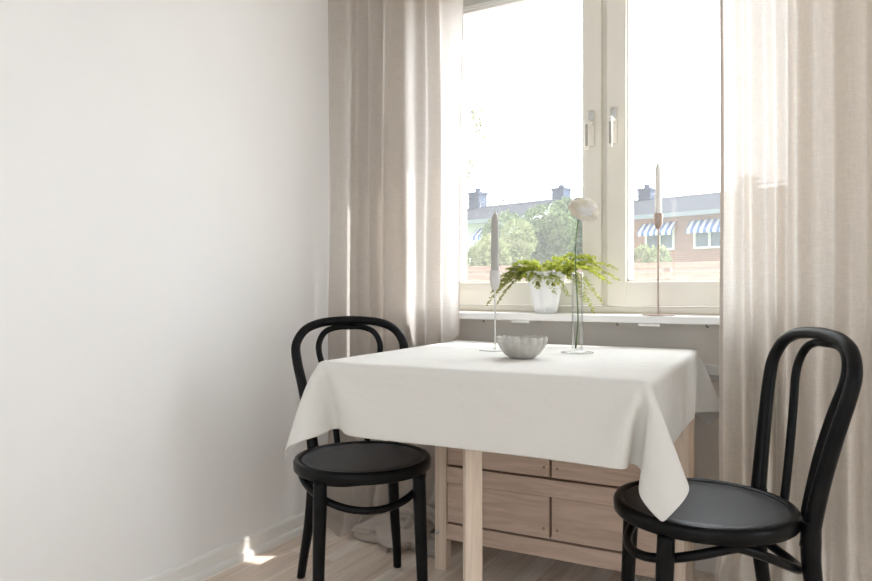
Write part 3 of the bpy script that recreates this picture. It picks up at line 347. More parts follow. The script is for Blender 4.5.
[-1701,-839,-743,7,1,63,4,0,63,6,0,63,3,0,63,2,0,64,2,0,63,1,0,63,-1,1,64,1,0,63,0,0,63,2,0,64,28,1,57,58,2,26,63,3,-10,63,2,-2,63,2,7,62,3,11,64,2,-1,63,3,0,63,2,-1,63,3,2,64,2,-1,63,3,0,63,2,-1,64,2,1,63,3,1,63,2,-2,63,3,1,64,2,0,63,3,0,63,2,0,64,2,0,63,3,-1,63,2,2,63,3,0,64,2,-1,63,3,0,63,2,1,64,2,-2,63,3,0,63,2,2,63,3,0,64,2,-1,63,3,-1,63,2,2,64,3,-2,63,2,1,63,2,1,63,3,0,64,2,0,63,3,-2,63,2,2,64,3,-1,63,2,-1,63,2,2,63,3,0,64,2,-2,63,3,1,63,2,1,64,3,-1,63,2,0,63,2,-10,63,2,-6,63,3,-1,64,2,3,46,2,-43,-6,0,-65,-1,0,-63,2,0,-63,0,0,-64,1,0,-63,0,0,-63,0,-1,-64,1,0,-63,1,0,-63,-1,0,-64,-1,0,-63,1,0,-63],
[-1699,-776,-743,5,0,63,5,0,63,4,0,63,3,0,63,1,1,64,2,0,63,0,0,63,1,0,64,0,0,63,1,0,63,0,0,64,28,1,57,58,2,26,63,3,-10,64,2,-2,63,3,6,62,2,11,63,3,0,63,2,0,64,3,1,63,2,-2,63,2,1,64,3,1,63,2,-1,63,3,0,63,2,1,64,3,-2,63,2,0,63,2,0,64,3,1,63,2,1,63,3,-1,63,2,0,64,3,1,63,2,-2,63,2,0,64,3,2,63,2,-2,63,3,1,64,2,-1,63,3,1,63,2,1,63,2,-1,64,3,0,63,2,0,63,3,1,64,2,-2,63,3,1,63,2,0,63,2,0,64,3,0,63,2,1,63,3,-1,64,2,1,63,3,-1,63,2,0,63,3,-1,64,2,0,63,2,1,63,3,1,64,2,-1,62,2,-9,63,3,-6,64,2,-2,64,2,3,46,2,-44,-7,0,-64,0,0,-63,0,0,-63,1,0,-64,0,0,-63,1,0,-63,1,0,-64,0,0,-63,0,0,-63,0,0,-64,0,0,-63,0,-1,-63],
[-1697,-714,-744,3,0,64,5,0,63,4,1,63,1,0,63,2,0,64,2,0,63,1,0,63,-1,0,64,1,0,63,0,0,63,0,0,64,28,1,57,58,3,26,63,2,-10,63,3,-1,63,2,6,63,3,11,63,2,-1,63,2,-1,63,3,1,64,2,-1,63,3,1,63,2,1,64,3,0,63,2,0,63,2,-2,63,3,1,64,2,-1,63,3,1,63,2,1,64,3,-2,63,2,1,63,2,0,63,3,1,64,2,0,63,3,-1,63,2,0,64,3,0,63,2,0,63,2,1,63,3,-2,64,2,1,63,3,0,63,2,-1,64,3,1,63,2,1,63,2,-1,63,3,-1,64,2,1,63,3,0,63,2,0,64,3,0,63,2,0,63,2,0,63,3,0,64,2,0,63,3,-1,63,2,1,64,3,0,63,2,1,63,3,0,63,2,-10,63,2,-6,63,2,-2,64,3,3,46,1,-44,-6,0,-64,0,0,-63,0,0,-63,1,0,-64,0,0,-63,1,0,-63,0,0,-64,0,0,-63,1,0,-64,-1,0,-63,0,0,-63,0,0,-64],
[-1697,-651,-744,5,0,63,2,0,64,3,0,63,2,0,63,2,0,64,0,0,63,2,0,63,-1,0,64,2,1,63,-1,0,63,-1,0,64,28,1,57,58,2,26,63,2,-11,64,3,-1,63,2,7,62,3,9,63,2,2,64,3,-1,63,2,0,63,3,1,64,2,-1,63,2,0,63,3,0,63,2,0,64,3,-1,63,2,1,63,3,1,64,2,-2,63,2,0,63,3,2,63,2,-1,64,3,0,63,2,0,63,3,1,64,2,-1,63,2,1,63,3,-2,63,2,2,64,3,-1,63,2,1,63,3,-1,64,2,1,63,2,-1,63,3,0,63,2,0,64,3,1,63,2,0,63,3,-2,64,2,2,63,2,0,63,3,-1,63,2,-1,64,3,2,63,2,0,63,3,-2,64,2,2,63,2,0,63,3,-1,63,2,1,64,3,-1,62,2,-9,63,2,-6,64,3,-2,64,2,3,46,2,-44,-7,-1,-64,0,0,-63,0,0,-64,0,0,-63,1,0,-63,1,0,-64,0,0,-63,1,0,-63,0,0,-64,-1,0,-63,0,0,-63,1,0,-64],
[-1696,-589,-744,3,0,63,3,0,64,2,0,63,2,0,63,1,0,64,1,1,63,2,0,63,0,0,64,1,0,63,0,0,63,-3,0,64,28,1,57,58,2,26,63,3,-11,63,2,0,63,3,6,63,2,10,63,2,1,63,3,-2,64,2,1,63,3,-1,63,2,2,63,3,0,64,2,0,63,3,0,63,2,-2,64,2,2,63,3,-1,63,2,1,63,3,-1,64,2,1,63,3,-1,63,2,0,64,2,0,63,3,1,63,2,-1,63,3,-1,64,2,1,63,3,0,63,2,0,64,2,0,63,3,1,63,2,0,63,3,0,64,2,-1,63,3,1,63,2,0,64,2,-1,63,3,-1,63,2,0,63,3,2,64,2,0,63,3,0,63,2,-1,64,2,0,63,3,-1,63,2,1,63,3,1,64,2,-2,63,3,1,63,2,1,63,2,-10,63,3,-6,63,2,-2,65,2,3,46,2,-44,-7,0,-64,0,0,-63,0,0,-64,1,0,-63,-1,0,-63,1,0,-64,0,-1,-63,0,0,-63,0,0,-64,1,0,-63,0,0,-63,-1,0,-64],
[-1695,-527,-744,2,0,63,3,1,64,1,0,63,2,0,63,1,0,64,0,0,63,2,0,63,0,0,64,1,0,63,0,0,63,-4,0,64,29,1,57,57,2,27,64,3,-12,63,2,0,63,3,6,62,2,10,64,3,0,63,2,0,63,3,-1,63,2,1,64,2,1,63,3,-2,63,2,2,64,3,-1,63,2,1,63,3,0,63,2,-1,64,2,0,63,3,1,63,2,0,64,3,0,63,2,-1,63,3,0,64,2,1,63,3,0,63,2,0,63,2,-1,64,3,1,63,2,0,63,3,-1,64,2,-1,63,3,0,63,2,2,63,2,-1,64,3,1,63,2,0,63,3,0,64,2,-2,63,3,1,63,2,1,63,2,0,64,3,0,63,2,-1,63,3,0,64,2,1,63,3,-2,63,2,0,63,2,0,64,3,2,63,2,-1,63,3,-9,63,2,-6,63,2,-2,64,3,3,46,1,-44,-6,0,-64,0,0,-63,0,0,-64,0,0,-63,0,0,-63,1,0,-64,-1,0,-63,0,0,-63,0,0,-64,1,0,-63,-1,0,-63,0,0,-64],
[-1696,-464,-744,3,0,63,1,0,64,2,0,63,1,0,63,2,0,64,0,0,63,1,0,63,1,0,64,1,0,63,0,1,63,-5,-1,64,28,2,57,58,2,27,63,2,-12,63,3,1,63,2,6,63,3,10,63,2,-1,64,2,1,63,3,-1,63,2,0,63,3,1,64,2,-1,63,3,0,63,2,1,64,2,0,63,3,0,63,2,-2,63,3,1,64,2,1,63,3,0,63,2,-1,64,2,-1,63,3,1,63,2,1,63,3,-2,64,2,2,63,3,-1,63,2,1,64,2,0,63,3,-1,63,2,0,63,3,1,64,2,-1,63,3,0,63,2,1,64,3,0,63,2,-1,63,2,-1,63,3,1,64,2,0,63,3,0,63,2,1,64,3,-2,63,2,1,63,2,0,63,3,-1,64,2,1,63,3,0,63,2,0,64,3,1,62,2,-9,63,2,-6,64,3,-3,64,2,3,46,2,-44,-7,-1,-64,0,0,-63,0,0,-64,1,0,-63,-1,0,-63,0,0,-64,0,0,-63,1,0,-63,1,0,-64,-1,0,-63,0,0,-63,-1,0,-64],
[-1695,-402,-744,2,0,63,1,0,64,1,0,63,1,0,63,1,0,64,1,1,63,0,0,63,1,0,64,1,0,63,0,0,63,-6,0,64,29,1,57,58,2,27,63,2,-13,63,3,2,63,2,7,63,3,9,63,2,-1,63,3,-1,63,2,1,64,3,1,63,2,-2,63,2,2,64,3,-2,63,2,1,63,3,0,63,2,-1,64,3,1,63,2,0,63,2,0,64,3,1,63,2,0,63,3,-1,63,2,1,64,3,0,63,2,-1,63,2,0,64,3,0,63,2,1,63,3,0,63,2,-1,64,3,1,63,2,0,63,2,-1,64,3,1,63,2,-1,63,3,0,63,2,0,64,3,0,63,2,-1,63,2,2,64,3,-2,63,2,1,63,3,0,63,2,1,64,3,0,63,2,0,63,3,-1,64,2,1,63,2,-1,63,3,0,63,2,-9,63,2,-5,63,3,-3,65,2,3,46,2,-44,-7,0,-64,0,0,-63,0,0,-64,0,-1,-63,0,0,-63,0,0,-64,1,0,-63,0,0,-63,-1,0,-64,0,0,-63,0,0,-63,0,0,-64],
[-1696,-340,-744,2,0,63,0,1,63,1,0,64,1,0,63,0,0,63,2,0,64,0,0,63,1,0,64,0,0,63,2,0,63,-7,0,64,29,1,57,57,2,28,63,3,-14,63,2,1,63,3,6,63,2,9,63,3,1,64,2,1,63,2,-1,63,3,1,64,2,0,63,3,-2,63,2,2,63,3,0,64,2,0,63,2,-1,63,3,-1,64,2,1,63,3,0,63,2,0,63,3,1,64,2,0,63,2,-1,63,3,-1,64,2,1,63,3,1,63,2,0,63,3,0,64,2,0,63,2,0,63,3,-1,64,2,1,63,3,0,63,2,-1,63,3,-1,64,2,1,63,2,1,63,3,0,64,2,-1,63,3,0,63,2,-1,63,3,1,64,2,0,63,2,1,63,3,0,64,2,-2,63,3,2,63,2,-2,63,3,2,64,2,0,62,2,-9,64,3,-6,63,2,-3,64,3,3,46,1,-44,-6,0,-64,0,0,-63,-1,0,-64,1,0,-63,-1,0,-63,0,0,-64,0,0,-63,1,0,-63,-1,-1,-64,0,0,-63,0,0,-63,0,0,-64],
[-1696,-277,-744,1,0,63,0,0,63,1,0,64,0,0,63,1,0,63,1,0,64,0,0,63,1,0,64,0,0,63,0,0,63,-5,0,64,28,1,57,58,3,28,63,2,-14,63,2,2,63,3,6,63,2,9,63,3,0,63,2,-1,64,3,1,63,2,1,63,3,-1,63,2,-1,64,2,2,63,3,-2,63,2,2,64,3,-1,63,2,1,63,3,-1,64,2,0,63,2,0,63,3,-1,63,2,2,64,3,-1,63,2,-1,63,3,2,64,2,-1,63,2,0,63,3,1,63,2,0,64,3,-1,63,2,0,63,3,1,64,2,0,63,2,-1,63,3,0,63,2,0,64,3,-1,63,2,2,63,3,0,64,2,-2,63,2,1,63,3,0,63,2,-1,64,3,1,63,2,1,63,3,-1,64,2,1,63,2,-1,63,3,1,63,2,0,63,3,-9,63,2,-7,64,2,-2,64,3,3,46,1,-44,-7,0,-64,0,0,-63,0,0,-64,0,0,-63,0,0,-63,0,0,-64,-1,0,-63,1,0,-63,0,0,-64,-1,0,-63,1,0,-64,-2,0,-63],
[-1697,-215,-744,1,0,63,-1,0,63,2,0,64,0,0,63,-1,0,63,2,0,64,0,0,63,0,0,64,0,1,63,0,0,63,-5,-1,64,29,2,57,57,2,27,63,2,-12,64,3,1,63,2,7,62,3,9,64,2,-2,63,2,2,63,3,0,64,2,0,63,3,0,63,2,-1,63,3,0,64,2,-1,63,3,2,63,2,0,64,2,-1,63,3,-1,63,2,0,63,3,1,64,2,1,63,3,-1,63,2,1,64,2,-2,63,3,1,63,2,0,63,3,0,64,2,1,63,3,-1,63,2,0,64,2,1,63,3,-1,63,2,1,63,3,0,64,2,0,63,3,-1,63,2,0,64,2,0,63,3,1,63,2,0,63,3,-1,64,2,0,63,3,-1,63,2,2,64,2,-1,63,3,0,63,2,-1,63,3,1,64,2,1,63,3,-1,63,2,-9,63,2,-6,63,3,-2,64,2,3,46,2,-44,-6,-1,-64,0,0,-63,0,0,-64,-1,0,-63,0,0,-63,0,0,-64,1,0,-63,-2,0,-64,1,0,-63,-1,0,-63,-1,0,-64,0,0,-63],
[-1698,-153,-744,1,0,63,-1,0,63,1,1,64,0,0,63,1,0,63,-2,0,64,1,0,63,1,0,63,0,0,64,-1,0,63,-4,0,64,28,1,57,58,2,27,63,3,-13,63,2,2,63,2,6,63,3,8,63,2,1,64,3,1,63,2,0,63,3,-2,63,2,2,64,2,0,63,3,0,63,2,-1,64,3,1,63,2,-1,63,3,1,63,2,0,64,2,0,63,3,-2,63,2,0,64,3,1,63,2,-1,63,3,2,63,2,-1,64,3,0,63,2,0,63,2,0,64,3,0,63,2,1,63,3,-1,63,2,1,64,3,0,63,2,0,63,2,0,64,3,-2,63,2,1,63,3,1,63,2,-1,64,3,0,63,2,0,63,2,1,64,3,-1,63,2,0,63,3,1,63,2,-2,64,3,0,63,2,1,63,2,0,64,3,-1,62,2,-8,63,3,-6,64,2,-2,64,2,3,46,2,-44,-7,0,-64,0,0,-63,0,0,-64,0,0,-63,1,0,-63,-1,-1,-64,0,0,-63,0,0,-64,-2,0,-63,0,0,-63,0,0,-64,-1,0,-63],
[-1698,-90,-744,-1,0,63,1,0,63,0,0,64,-1,0,63,0,0,63,0,0,64,0,0,63,-1,0,63,1,0,64,0,0,63,-4,0,64,28,1,57,58,2,27,63,3,-12,63,2,0,63,3,6,63,2,10,63,3,-1,63,2,0,63,2,2,64,3,0,63,2,-2,63,3,2,64,2,-2,63,3,2,63,2,-1,63,2,1,64,3,-1,63,2,-1,63,3,1,64,2,1,63,3,-2,63,2,0,63,2,1,64,3,1,63,2,0,63,3,-1,64,2,1,63,3,0,63,2,-1,63,2,0,64,3,1,63,2,-1,63,3,0,64,2,1,63,3,-2,63,2,1,63,3,0,64,2,0,63,2,1,63,3,-1,64,2,0,63,3,0,63,2,-1,63,3,2,64,2,0,63,2,-1,63,3,0,64,2,0,63,3,0,63,2,0,63,2,-9,63,3,-5,63,2,-3,65,3,3,45,1,-44,-6,0,-64,0,0,-63,0,0,-64,0,0,-63,-1,0,-64,0,0,-63,1,0,-63,-2,0,-64,0,0,-63,-1,-1,-63,0,0,-64,-1,0,-63],
[-1699,-28,-744,-1,0,63,0,0,63,0,0,64,-1,0,63,0,0,63,-1,0,64,1,0,63,-1,0,63,-1,0,64,1,0,63,-3,0,64,28,1,57,57,3,27,63,2,-12,64,3,0,63,2,7,62,2,9,63,3,0,64,2,1,63,3,-1,63,2,-1,64,3,0,63,2,1,63,2,0,64,3,-1,63,2,2,63,3,-1,63,2,1,64,3,-1,63,2,-1,63,2,1,64,3,1,63,2,0,63,3,-1,63,2,0,64,3,0,63,2,0,63,2,0,64,3,-1,63,2,0,63,3,2,63,2,0,64,3,-1,63,2,0,63,2,-1,64,3,2,63,2,-1,63,3,1,63,2,-1,64,3,0,63,2,1,63,2,-1,64,3,-1,63,2,0,63,3,2,63,2,-1,64,3,-1,63,2,1,63,3,-1,64,2,1,63,2,1,63,3,-9,63,2,-6,63,2,-3,64,3,3,46,2,-44,-6,-1,-64,1,0,-63,-1,0,-64,-2,0,-63,2,0,-64,-2,0,-63,1,0,-63,-2,0,-64,-1,0,-63,0,0,-63,0,0,-64,-1,0,-63],
[-1701,34,-744,0,0,63,-1,0,63,0,0,64,-1,0,63,0,1,63,-1,0,64,1,0,63,-2,0,63,1,0,64,-2,0,63,-1,0,64,27,1,57,58,2,26,63,2,-11,63,3,0,63,2,5,63,3,10,63,2,1,63,3,1,64,2,0,63,2,-1,63,3,1,64,2,0,63,3,0,63,2,-2,63,3,0,64,2,2,63,2,0,63,3,-1,64,2,1,63,3,-1,63,2,1,63,3,-1,64,2,1,63,2,-1,63,3,0,64,2,0,63,3,1,63,2,0,63,3,-1,64,2,-1,63,2,1,63,3,1,64,2,-1,63,3,-1,63,2,2,63,3,-1,64,2,-1,63,2,2,63,3,-1,64,2,1,63,3,0,63,2,0,63,3,0,64,2,-1,63,2,1,63,3,-1,64,2,1,63,3,-1,63,2,1,63,3,-2,63,2,-7,63,2,-7,64,3,-2,64,2,3,46,2,-44,-7,0,-64,0,-1,-63,-1,0,-64,1,0,-63,-1,0,-64,0,0,-63,-1,0,-63,-1,0,-64,0,0,-63,-1,0,-63,0,0,-64,-1,0,-63],
[-1701,97,-744,-2,0,63,1,0,63,-2,0,64,0,0,63,-1,0,63,-1,0,64,0,0,63,-1,0,63,-1,0,64,0,0,63,-2,0,64,28,1,57,58,2,26,63,3,-10,63,2,-1,63,3,6,62,2,10,64,2,1,63,3,-1,63,2,1,64,3,-1,63,2,0,63,3,0,63,2,1,64,2,-2,63,3,1,63,2,0,64,3,1,63,2,0,63,3,-2,63,2,1,64,2,1,63,3,-2,63,2,0,64,3,2,63,2,-2,63,3,0,63,2,0,64,2,2,63,3,-1,63,2,0,64,3,0,63,2,1,63,3,-2,63,2,0,64,2,1,63,3,1,63,2,-2,64,3,1,63,2,0,63,3,-1,63,2,1,64,2,-1,63,3,2,63,2,-2,64,3,0,63,2,1,63,3,0,63,2,0,64,2,0,63,3,1,63,2,-9,63,3,-6,63,2,-3,65,2,3,45,2,-44,-6,0,-64,0,0,-63,-1,0,-64,0,0,-63,-1,0,-64,0,-1,-63,0,0,-63,-1,0,-64,-1,0,-63,0,0,-63,-1,0,-64,-2,0,-63],
[-1703,159,-744,-1,0,63,0,0,63,-1,0,64,-1,0,63,0,0,63,-1,0,64,-2,0,63,1,0,63,-2,0,64,0,0,63,-2,0,64,27,1,57,58,2,26,63,3,-10,63,2,-1,64,3,6,62,2,9,63,3,2,64,2,0,63,2,-1,63,3,-1,63,2,0,64,3,2,63,2,0,63,3,-1,64,2,0,63,3,0,63,2,0,63,2,0,64,3,0,63,2,0,63,3,0,64,2,0,63,3,1,63,2,0,63,2,-2,64,3,2,63,2,0,63,3,-1,64,2,-1,63,3,2,63,2,-2,63,2,0,64,3,0,63,2,2,63,3,-1,64,2,-1,63,3,1,63,2,0,63,2,0,64,3,-1,63,2,2,63,3,0,64,2,-1,63,3,0,63,2,0,64,2,-1,63,3,1,63,2,0,63,3,1,64,2,0,62,3,-9,63,2,-6,64,2,-3,64,3,3,46,1,-44,-7,0,-64,0,0,-63,-1,0,-64,0,0,-63,0,0,-64,-1,0,-63,-1,0,-63,0,0,-64,-1,0,-63,0,0,-63,-1,-1,-64,-1,0,-63],
[-1705,221,-744,0,0,63,-1,0,63,-1,0,64,0,0,63,-1,0,63,0,0,64,-2,0,63,0,0,63,-1,0,64,-1,0,63,-3,0,64,28,2,57,58,2,26,63,2,-10,63,3,0,63,2,6,63,2,10,63,3,-1,63,2,1,64,3,0,63,2,-1,63,3,0,63,2,1,64,2,-1,63,3,-1,63,2,0,64,3,1,63,2,0,63,3,1,63,2,-2,64,2,1,63,3,1,63,2,-1,64,3,1,63,2,0,63,3,0,63,2,0,64,3,0,63,2,-1,63,2,0,64,3,0,63,2,0,63,3,0,63,2,0,64,3,0,63,2,0,63,2,-1,64,3,2,63,2,-1,63,3,0,63,2,0,64,3,0,63,2,1,63,2,0,64,3,-1,63,2,1,63,3,-1,63,2,0,64,3,0,63,2,1,63,2,-2,63,3,-8,63,2,-5,64,3,-3,64,2,3,46,2,-44,-7,-1,-64,0,0,-64,-1,0,-63,-1,0,-63,0,0,-64,-1,0,-63,0,0,-63,-1,0,-64,-1,0,-63,1,0,-63,-1,0,-64,-2,0,-63],
[-1706,284,-744,0,0,63,-1,0,63,-1,0,64,-2,0,63,1,0,63,-1,0,64,-2,0,63,1,0,63,-2,0,64,-1,0,63,-3,0,64,28,1,57,57,2,26,63,2,-10,64,3,-1,63,2,7,62,3,9,64,2,0,63,3,-1,63,2,1,63,2,0,64,3,0,63,2,1,63,3,-1,64,2,1,63,3,-2,63,2,2,63,2,-1,64,3,0,63,2,0,63,3,-1,64,2,1,63,3,0,63,2,-1,63,2,2,64,3,0,63,2,0,63,3,0,64,2,-2,63,3,0,63,2,0,63,2,2,64,3,-1,63,2,1,63,3,-1,64,2,0,63,3,1,63,2,0,63,3,-1,64,2,0,63,2,0,63,3,0,64,2,1,63,3,0,63,2,-1,63,3,-1,64,2,2,63,2,-1,63,3,1,64,2,-1,63,3,-1,63,2,-8,63,2,-7,63,3,-1,64,2,3,46,2,-44,-7,0,-64,0,0,-64,0,0,-63,-1,-1,-63,-1,0,-64,0,0,-63,-1,0,-63,0,0,-64,-1,0,-63,0,0,-63,-1,0,-64,-1,0,-63],
[-1707,346,-744,-2,0,63,0,0,63,-2,0,64,0,0,63,0,0,63,-1,0,64,0,0,63,-1,0,63,-1,0,64,-2,0,63,-4,0,64,28,1,57,58,2,27,63,3,-12,63,2,1,63,3,6,63,2,10,63,2,0,63,3,0,64,2,-1,63,3,1,63,2,0,64,3,-2,63,2,1,63,2,-1,63,3,0,64,2,1,63,3,1,63,2,-2,64,3,1,63,2,0,63,2,0,63,3,-1,64,2,0,63,3,0,63,2,1,64,3,1,63,2,-2,63,2,2,63,3,0,64,2,0,63,3,0,63,2,-2,64,3,1,63,2,1,63,2,0,63,3,0,64,2,-2,63,3,2,63,2,-1,64,3,1,63,2,-1,63,3,0,63,2,0,64,2,-1,63,3,2,63,2,0,64,3,0,63,2,0,63,3,0,63,2,-1,63,2,-9,63,3,-5,64,2,-3,64,3,3,46,1,-44,-7,0,-64,0,0,-64,-1,0,-63,0,0,-63,0,0,-64,-1,0,-63,-1,-1,-63,0,0,-64,-1,0,-63,-1,0,-63,0,0,-64,-1,0,-63],
[-1709,408,-744,-1,0,63,-1,0,63,0,0,64,-1,0,63,0,0,63,-1,0,64,-1,0,63,0,0,64,-1,0,63,-1,0,63,-6,0,64,28,1,57,57,3,27,63,2,-12,64,2,1,63,3,6,62,2,10,64,3,-2,63,2,0,63,3,2,64,2,-1,63,2,1,63,3,-1,63,2,1,64,3,-2,63,2,1,63,3,1,64,2,-1,63,2,1,63,3,-1,63,2,-1,64,3,1,63,2,0,63,3,-1,64,2,1,63,2,0,63,3,0,63,2,1,64,3,0,63,2,-1,63,3,0,64,2,1,63,2,0,63,3,-1,63,2,0,64,3,0,63,2,1,63,3,-1,64,2,1,63,2,-1,63,3,-1,64,2,2,63,3,-1,63,2,1,63,3,0,64,2,0,63,2,-1,63,3,1,64,2,-1,63,3,0,63,2,-1,63,3,-8,63,2,-5,63,2,-3,65,3,3,45,2,-44,-6,-1,-64,-1,0,-64,0,0,-63,-1,0,-63,0,0,-64,0,0,-63,-1,0,-63,-1,0,-64,0,0,-63,-1,0,-63,0,0,-64,-1,0,-63],
[-1711,471,-744,-1,0,63,-1,0,63,-1,0,64,-1,0,63,0,0,63,-1,0,64,0,0,63,0,0,64,-1,0,63,0,0,63,-8,0,64,28,1,57,58,2,27,63,2,-13,63,3,2,63,2,6,63,3,9,63,2,0,64,2,0,63,3,0,63,2,1,64,3,0,63,2,-2,63,3,0,63,2,0,64,2,2,63,3,0,63,2,0,64,3,-1,63,2,0,63,3,-1,63,2,1,64,2,0,63,3,0,63,2,0,64,3,1,63,2,0,63,3,-1,63,2,1,64,2,-1,63,3,0,63,2,1,64,3,-2,63,2,0,63,3,2,63,2,-1,64,2,0,63,3,1,63,2,0,64,3,-1,63,2,1,63,3,-2,63,2,2,64,2,-1,63,3,0,63,2,-1,64,3,0,63,2,1,63,3,-1,63,2,2,64,2,0,62,3,-9,64,2,-6,63,3,-3,64,2,3,46,2,-44,-7,0,-64,0,-1,-64,-1,0,-63,1,0,-63,-1,0,-64,-1,0,-63,-1,0,-63,1,0,-64,-1,0,-63,-1,0,-63,-1,0,-64,0,0,-63],
[-1713,533,-744,0,0,63,-3,0,63,0,0,64,-1,0,63,0,0,63,0,0,64,0,0,63,-1,0,64,0,0,63,-1,0,63,-9,0,64,29,1,57,58,2,27,63,3,-12,63,2,0,63,2,7,63,3,8,63,2,1,63,3,0,64,2,1,63,2,0,63,3,0,63,2,0,64,3,-1,63,2,1,63,3,-1,64,2,0,63,3,0,63,2,0,63,2,0,64,3,-1,63,2,1,63,3,-1,64,2,1,63,3,0,63,2,1,63,2,-1,64,3,-1,63,2,2,63,3,-2,64,2,2,63,3,-1,63,2,-1,63,2,2,64,3,0,63,2,-1,63,3,0,64,2,0,63,3,1,63,2,0,63,2,-2,64,3,1,63,2,1,63,3,-1,64,2,0,63,3,0,63,2,-1,63,2,0,64,3,2,63,2,-1,63,3,0,63,2,-8,63,3,-6,63,2,-3,65,2,3,46,2,-44,-7,0,-64,0,0,-64,0,0,-63,-1,0,-63,-1,-1,-64,1,0,-63,-1,0,-63,-1,0,-64,-1,0,-63,-1,0,-63,1,0,-64,-1,0,-63],
[-1714,595,-744,-2,0,63,-2,0,63,-1,0,64,1,0,63,-2,0,63,0,0,64,1,0,63,-2,0,64,1,0,63,-1,0,63,-9,0,64,29,1,57,57,2,28,63,3,-14,64,2,3,63,3,6,62,2,9,64,2,0,63,3,0,63,2,-1,63,3,0,64,2,1,63,3,0,63,2,-1,64,2,1,63,3,-1,63,2,-1,63,3,1,64,2,1,63,3,-1,63,2,1,64,2,0,63,3,0,63,2,-1,63,3,1,64,2,-2,63,3,1,63,2,-1,64,3,1,63,2,1,63,2,0,63,3,0,64,2,-1,63,3,0,63,2,-1,64,3,1,63,2,1,63,2,-1,63,3,1,64,2,-1,63,3,1,63,2,-2,64,3,2,63,2,-2,63,2,0,63,3,1,64,2,1,63,3,0,63,2,-1,64,3,1,63,2,-2,63,2,-8,63,3,-6,63,2,-2,64,3,3,46,1,-44,-6,0,-64,0,0,-64,-1,0,-63,0,0,-63,-1,0,-64,0,0,-63,-2,0,-63,1,0,-64,0,-1,-63,-1,0,-63,0,0,-64,0,0,-63],
[-1718,657,-744,-1,0,63,-2,0,63,-1,0,64,0,0,63,0,0,63,-1,0,64,0,0,63,-1,0,63,1,1,64,-1,0,63,-8,-1,64,28,2,57,58,2,28,63,2,-14,63,3,2,63,2,7,63,2,8,63,3,1,63,2,-1,64,3,0,63,2,0,63,2,0,64,3,1,63,2,-1,63,3,-1,63,2,0,64,3,2,63,2,0,63,2,-1,64,3,1,63,2,-1,63,3,1,63,2,0,64,3,-1,63,2,-1,63,2,1,64,3,0,63,2,0,63,3,1,63,2,-1,64,3,0,63,2,0,63,2,-1,64,3,1,63,2,0,63,3,0,64,2,-1,63,3,2,63,2,-2,63,3,2,64,2,-1,63,2,0,63,3,-1,64,2,2,63,3,-2,63,2,2,63,3,-1,64,2,1,63,2,-2,63,3,2,64,2,-1,62,3,-9,63,2,-5,64,3,-3,64,2,3,46,2,-44,-7,-1,-64,0,0,-64,0,0,-63,-1,0,-63,0,0,-64,-1,0,-63,0,0,-63,-1,0,-64,1,0,-63,-2,0,-63,0,0,-64,1,0,-63],
[-1721,720,-744,-1,0,63,-2,0,63,-1,0,64,0,0,63,0,0,63,-1,0,64,-1,0,63,1,0,63,-1,0,64,0,0,63,-7,0,64,28,1,57,57,2,27,63,3,-13,64,2,3,63,2,5,63,3,9,63,2,0,63,2,1,63,3,-2,64,2,0,63,3,1,63,2,1,64,3,-1,63,2,1,63,2,-1,63,3,1,64,2,-2,63,3,2,63,2,-1,64,3,0,63,2,0,63,2,0,63,3,1,64,2,0,63,3,0,63,2,-1,64,3,0,63,2,0,63,2,0,63,3,0,64,2,-1,63,3,1,63,2,0,64,3,-1,63,2,1,63,2,1,63,3,0,64,2,-1,63,3,1,63,2,0,64,3,-2,63,2,0,63,3,1,63,2,0,64,2,1,63,3,-2,63,2,2,64,3,0,63,2,-1,63,3,1,63,2,-9,63,2,-7,63,3,-2,65,2,3,45,2,-44,-6,0,-64,0,0,-64,-1,-1,-63,-1,0,-63,0,0,-64,0,0,-63,0,0,-63,-1,0,-64,1,0,-63,-1,0,-63,0,0,-64,0,0,-63],
[-1726,782,-744,0,0,63,-3,0,63,1,0,64,-2,0,63,1,0,63,-1,0,64,0,0,63,-1,0,63,1,0,64,-1,0,63,-6,0,64,29,1,57,57,2,27,63,3,-12,63,2,0,63,3,7,63,2,8,63,2,2,64,3,0,63,2,-2,63,3,0,64,2,2,63,2,-1,63,3,1,63,2,0,64,3,0,63,2,-1,63,3,1,64,2,0,63,2,0,63,3,-1,63,2,1,64,3,-1,63,2,1,63,3,-1,64,2,0,63,2,-1,63,3,0,63,2,2,64,3,-1,63,2,1,63,3,-1,64,2,1,63,2,-1,63,3,-1,63,2,1,64,3,1,63,2,-2,63,3,2,64,2,-2,63,2,1,63,3,1,63,2,0,64,3,-2,63,2,0,63,3,2,64,2,-1,63,2,-1,63,3,0,63,2,2,64,3,-2,62,2,-8,64,3,-5,63,2,-3,64,3,3,46,1,-44,-6,0,-64,-1,0,-64,1,0,-63,-1,0,-63,0,-1,-64,0,0,-63,-1,0,-63,-1,0,-64,0,0,-63,0,0,-63,2,0,-64,0,0,-63],
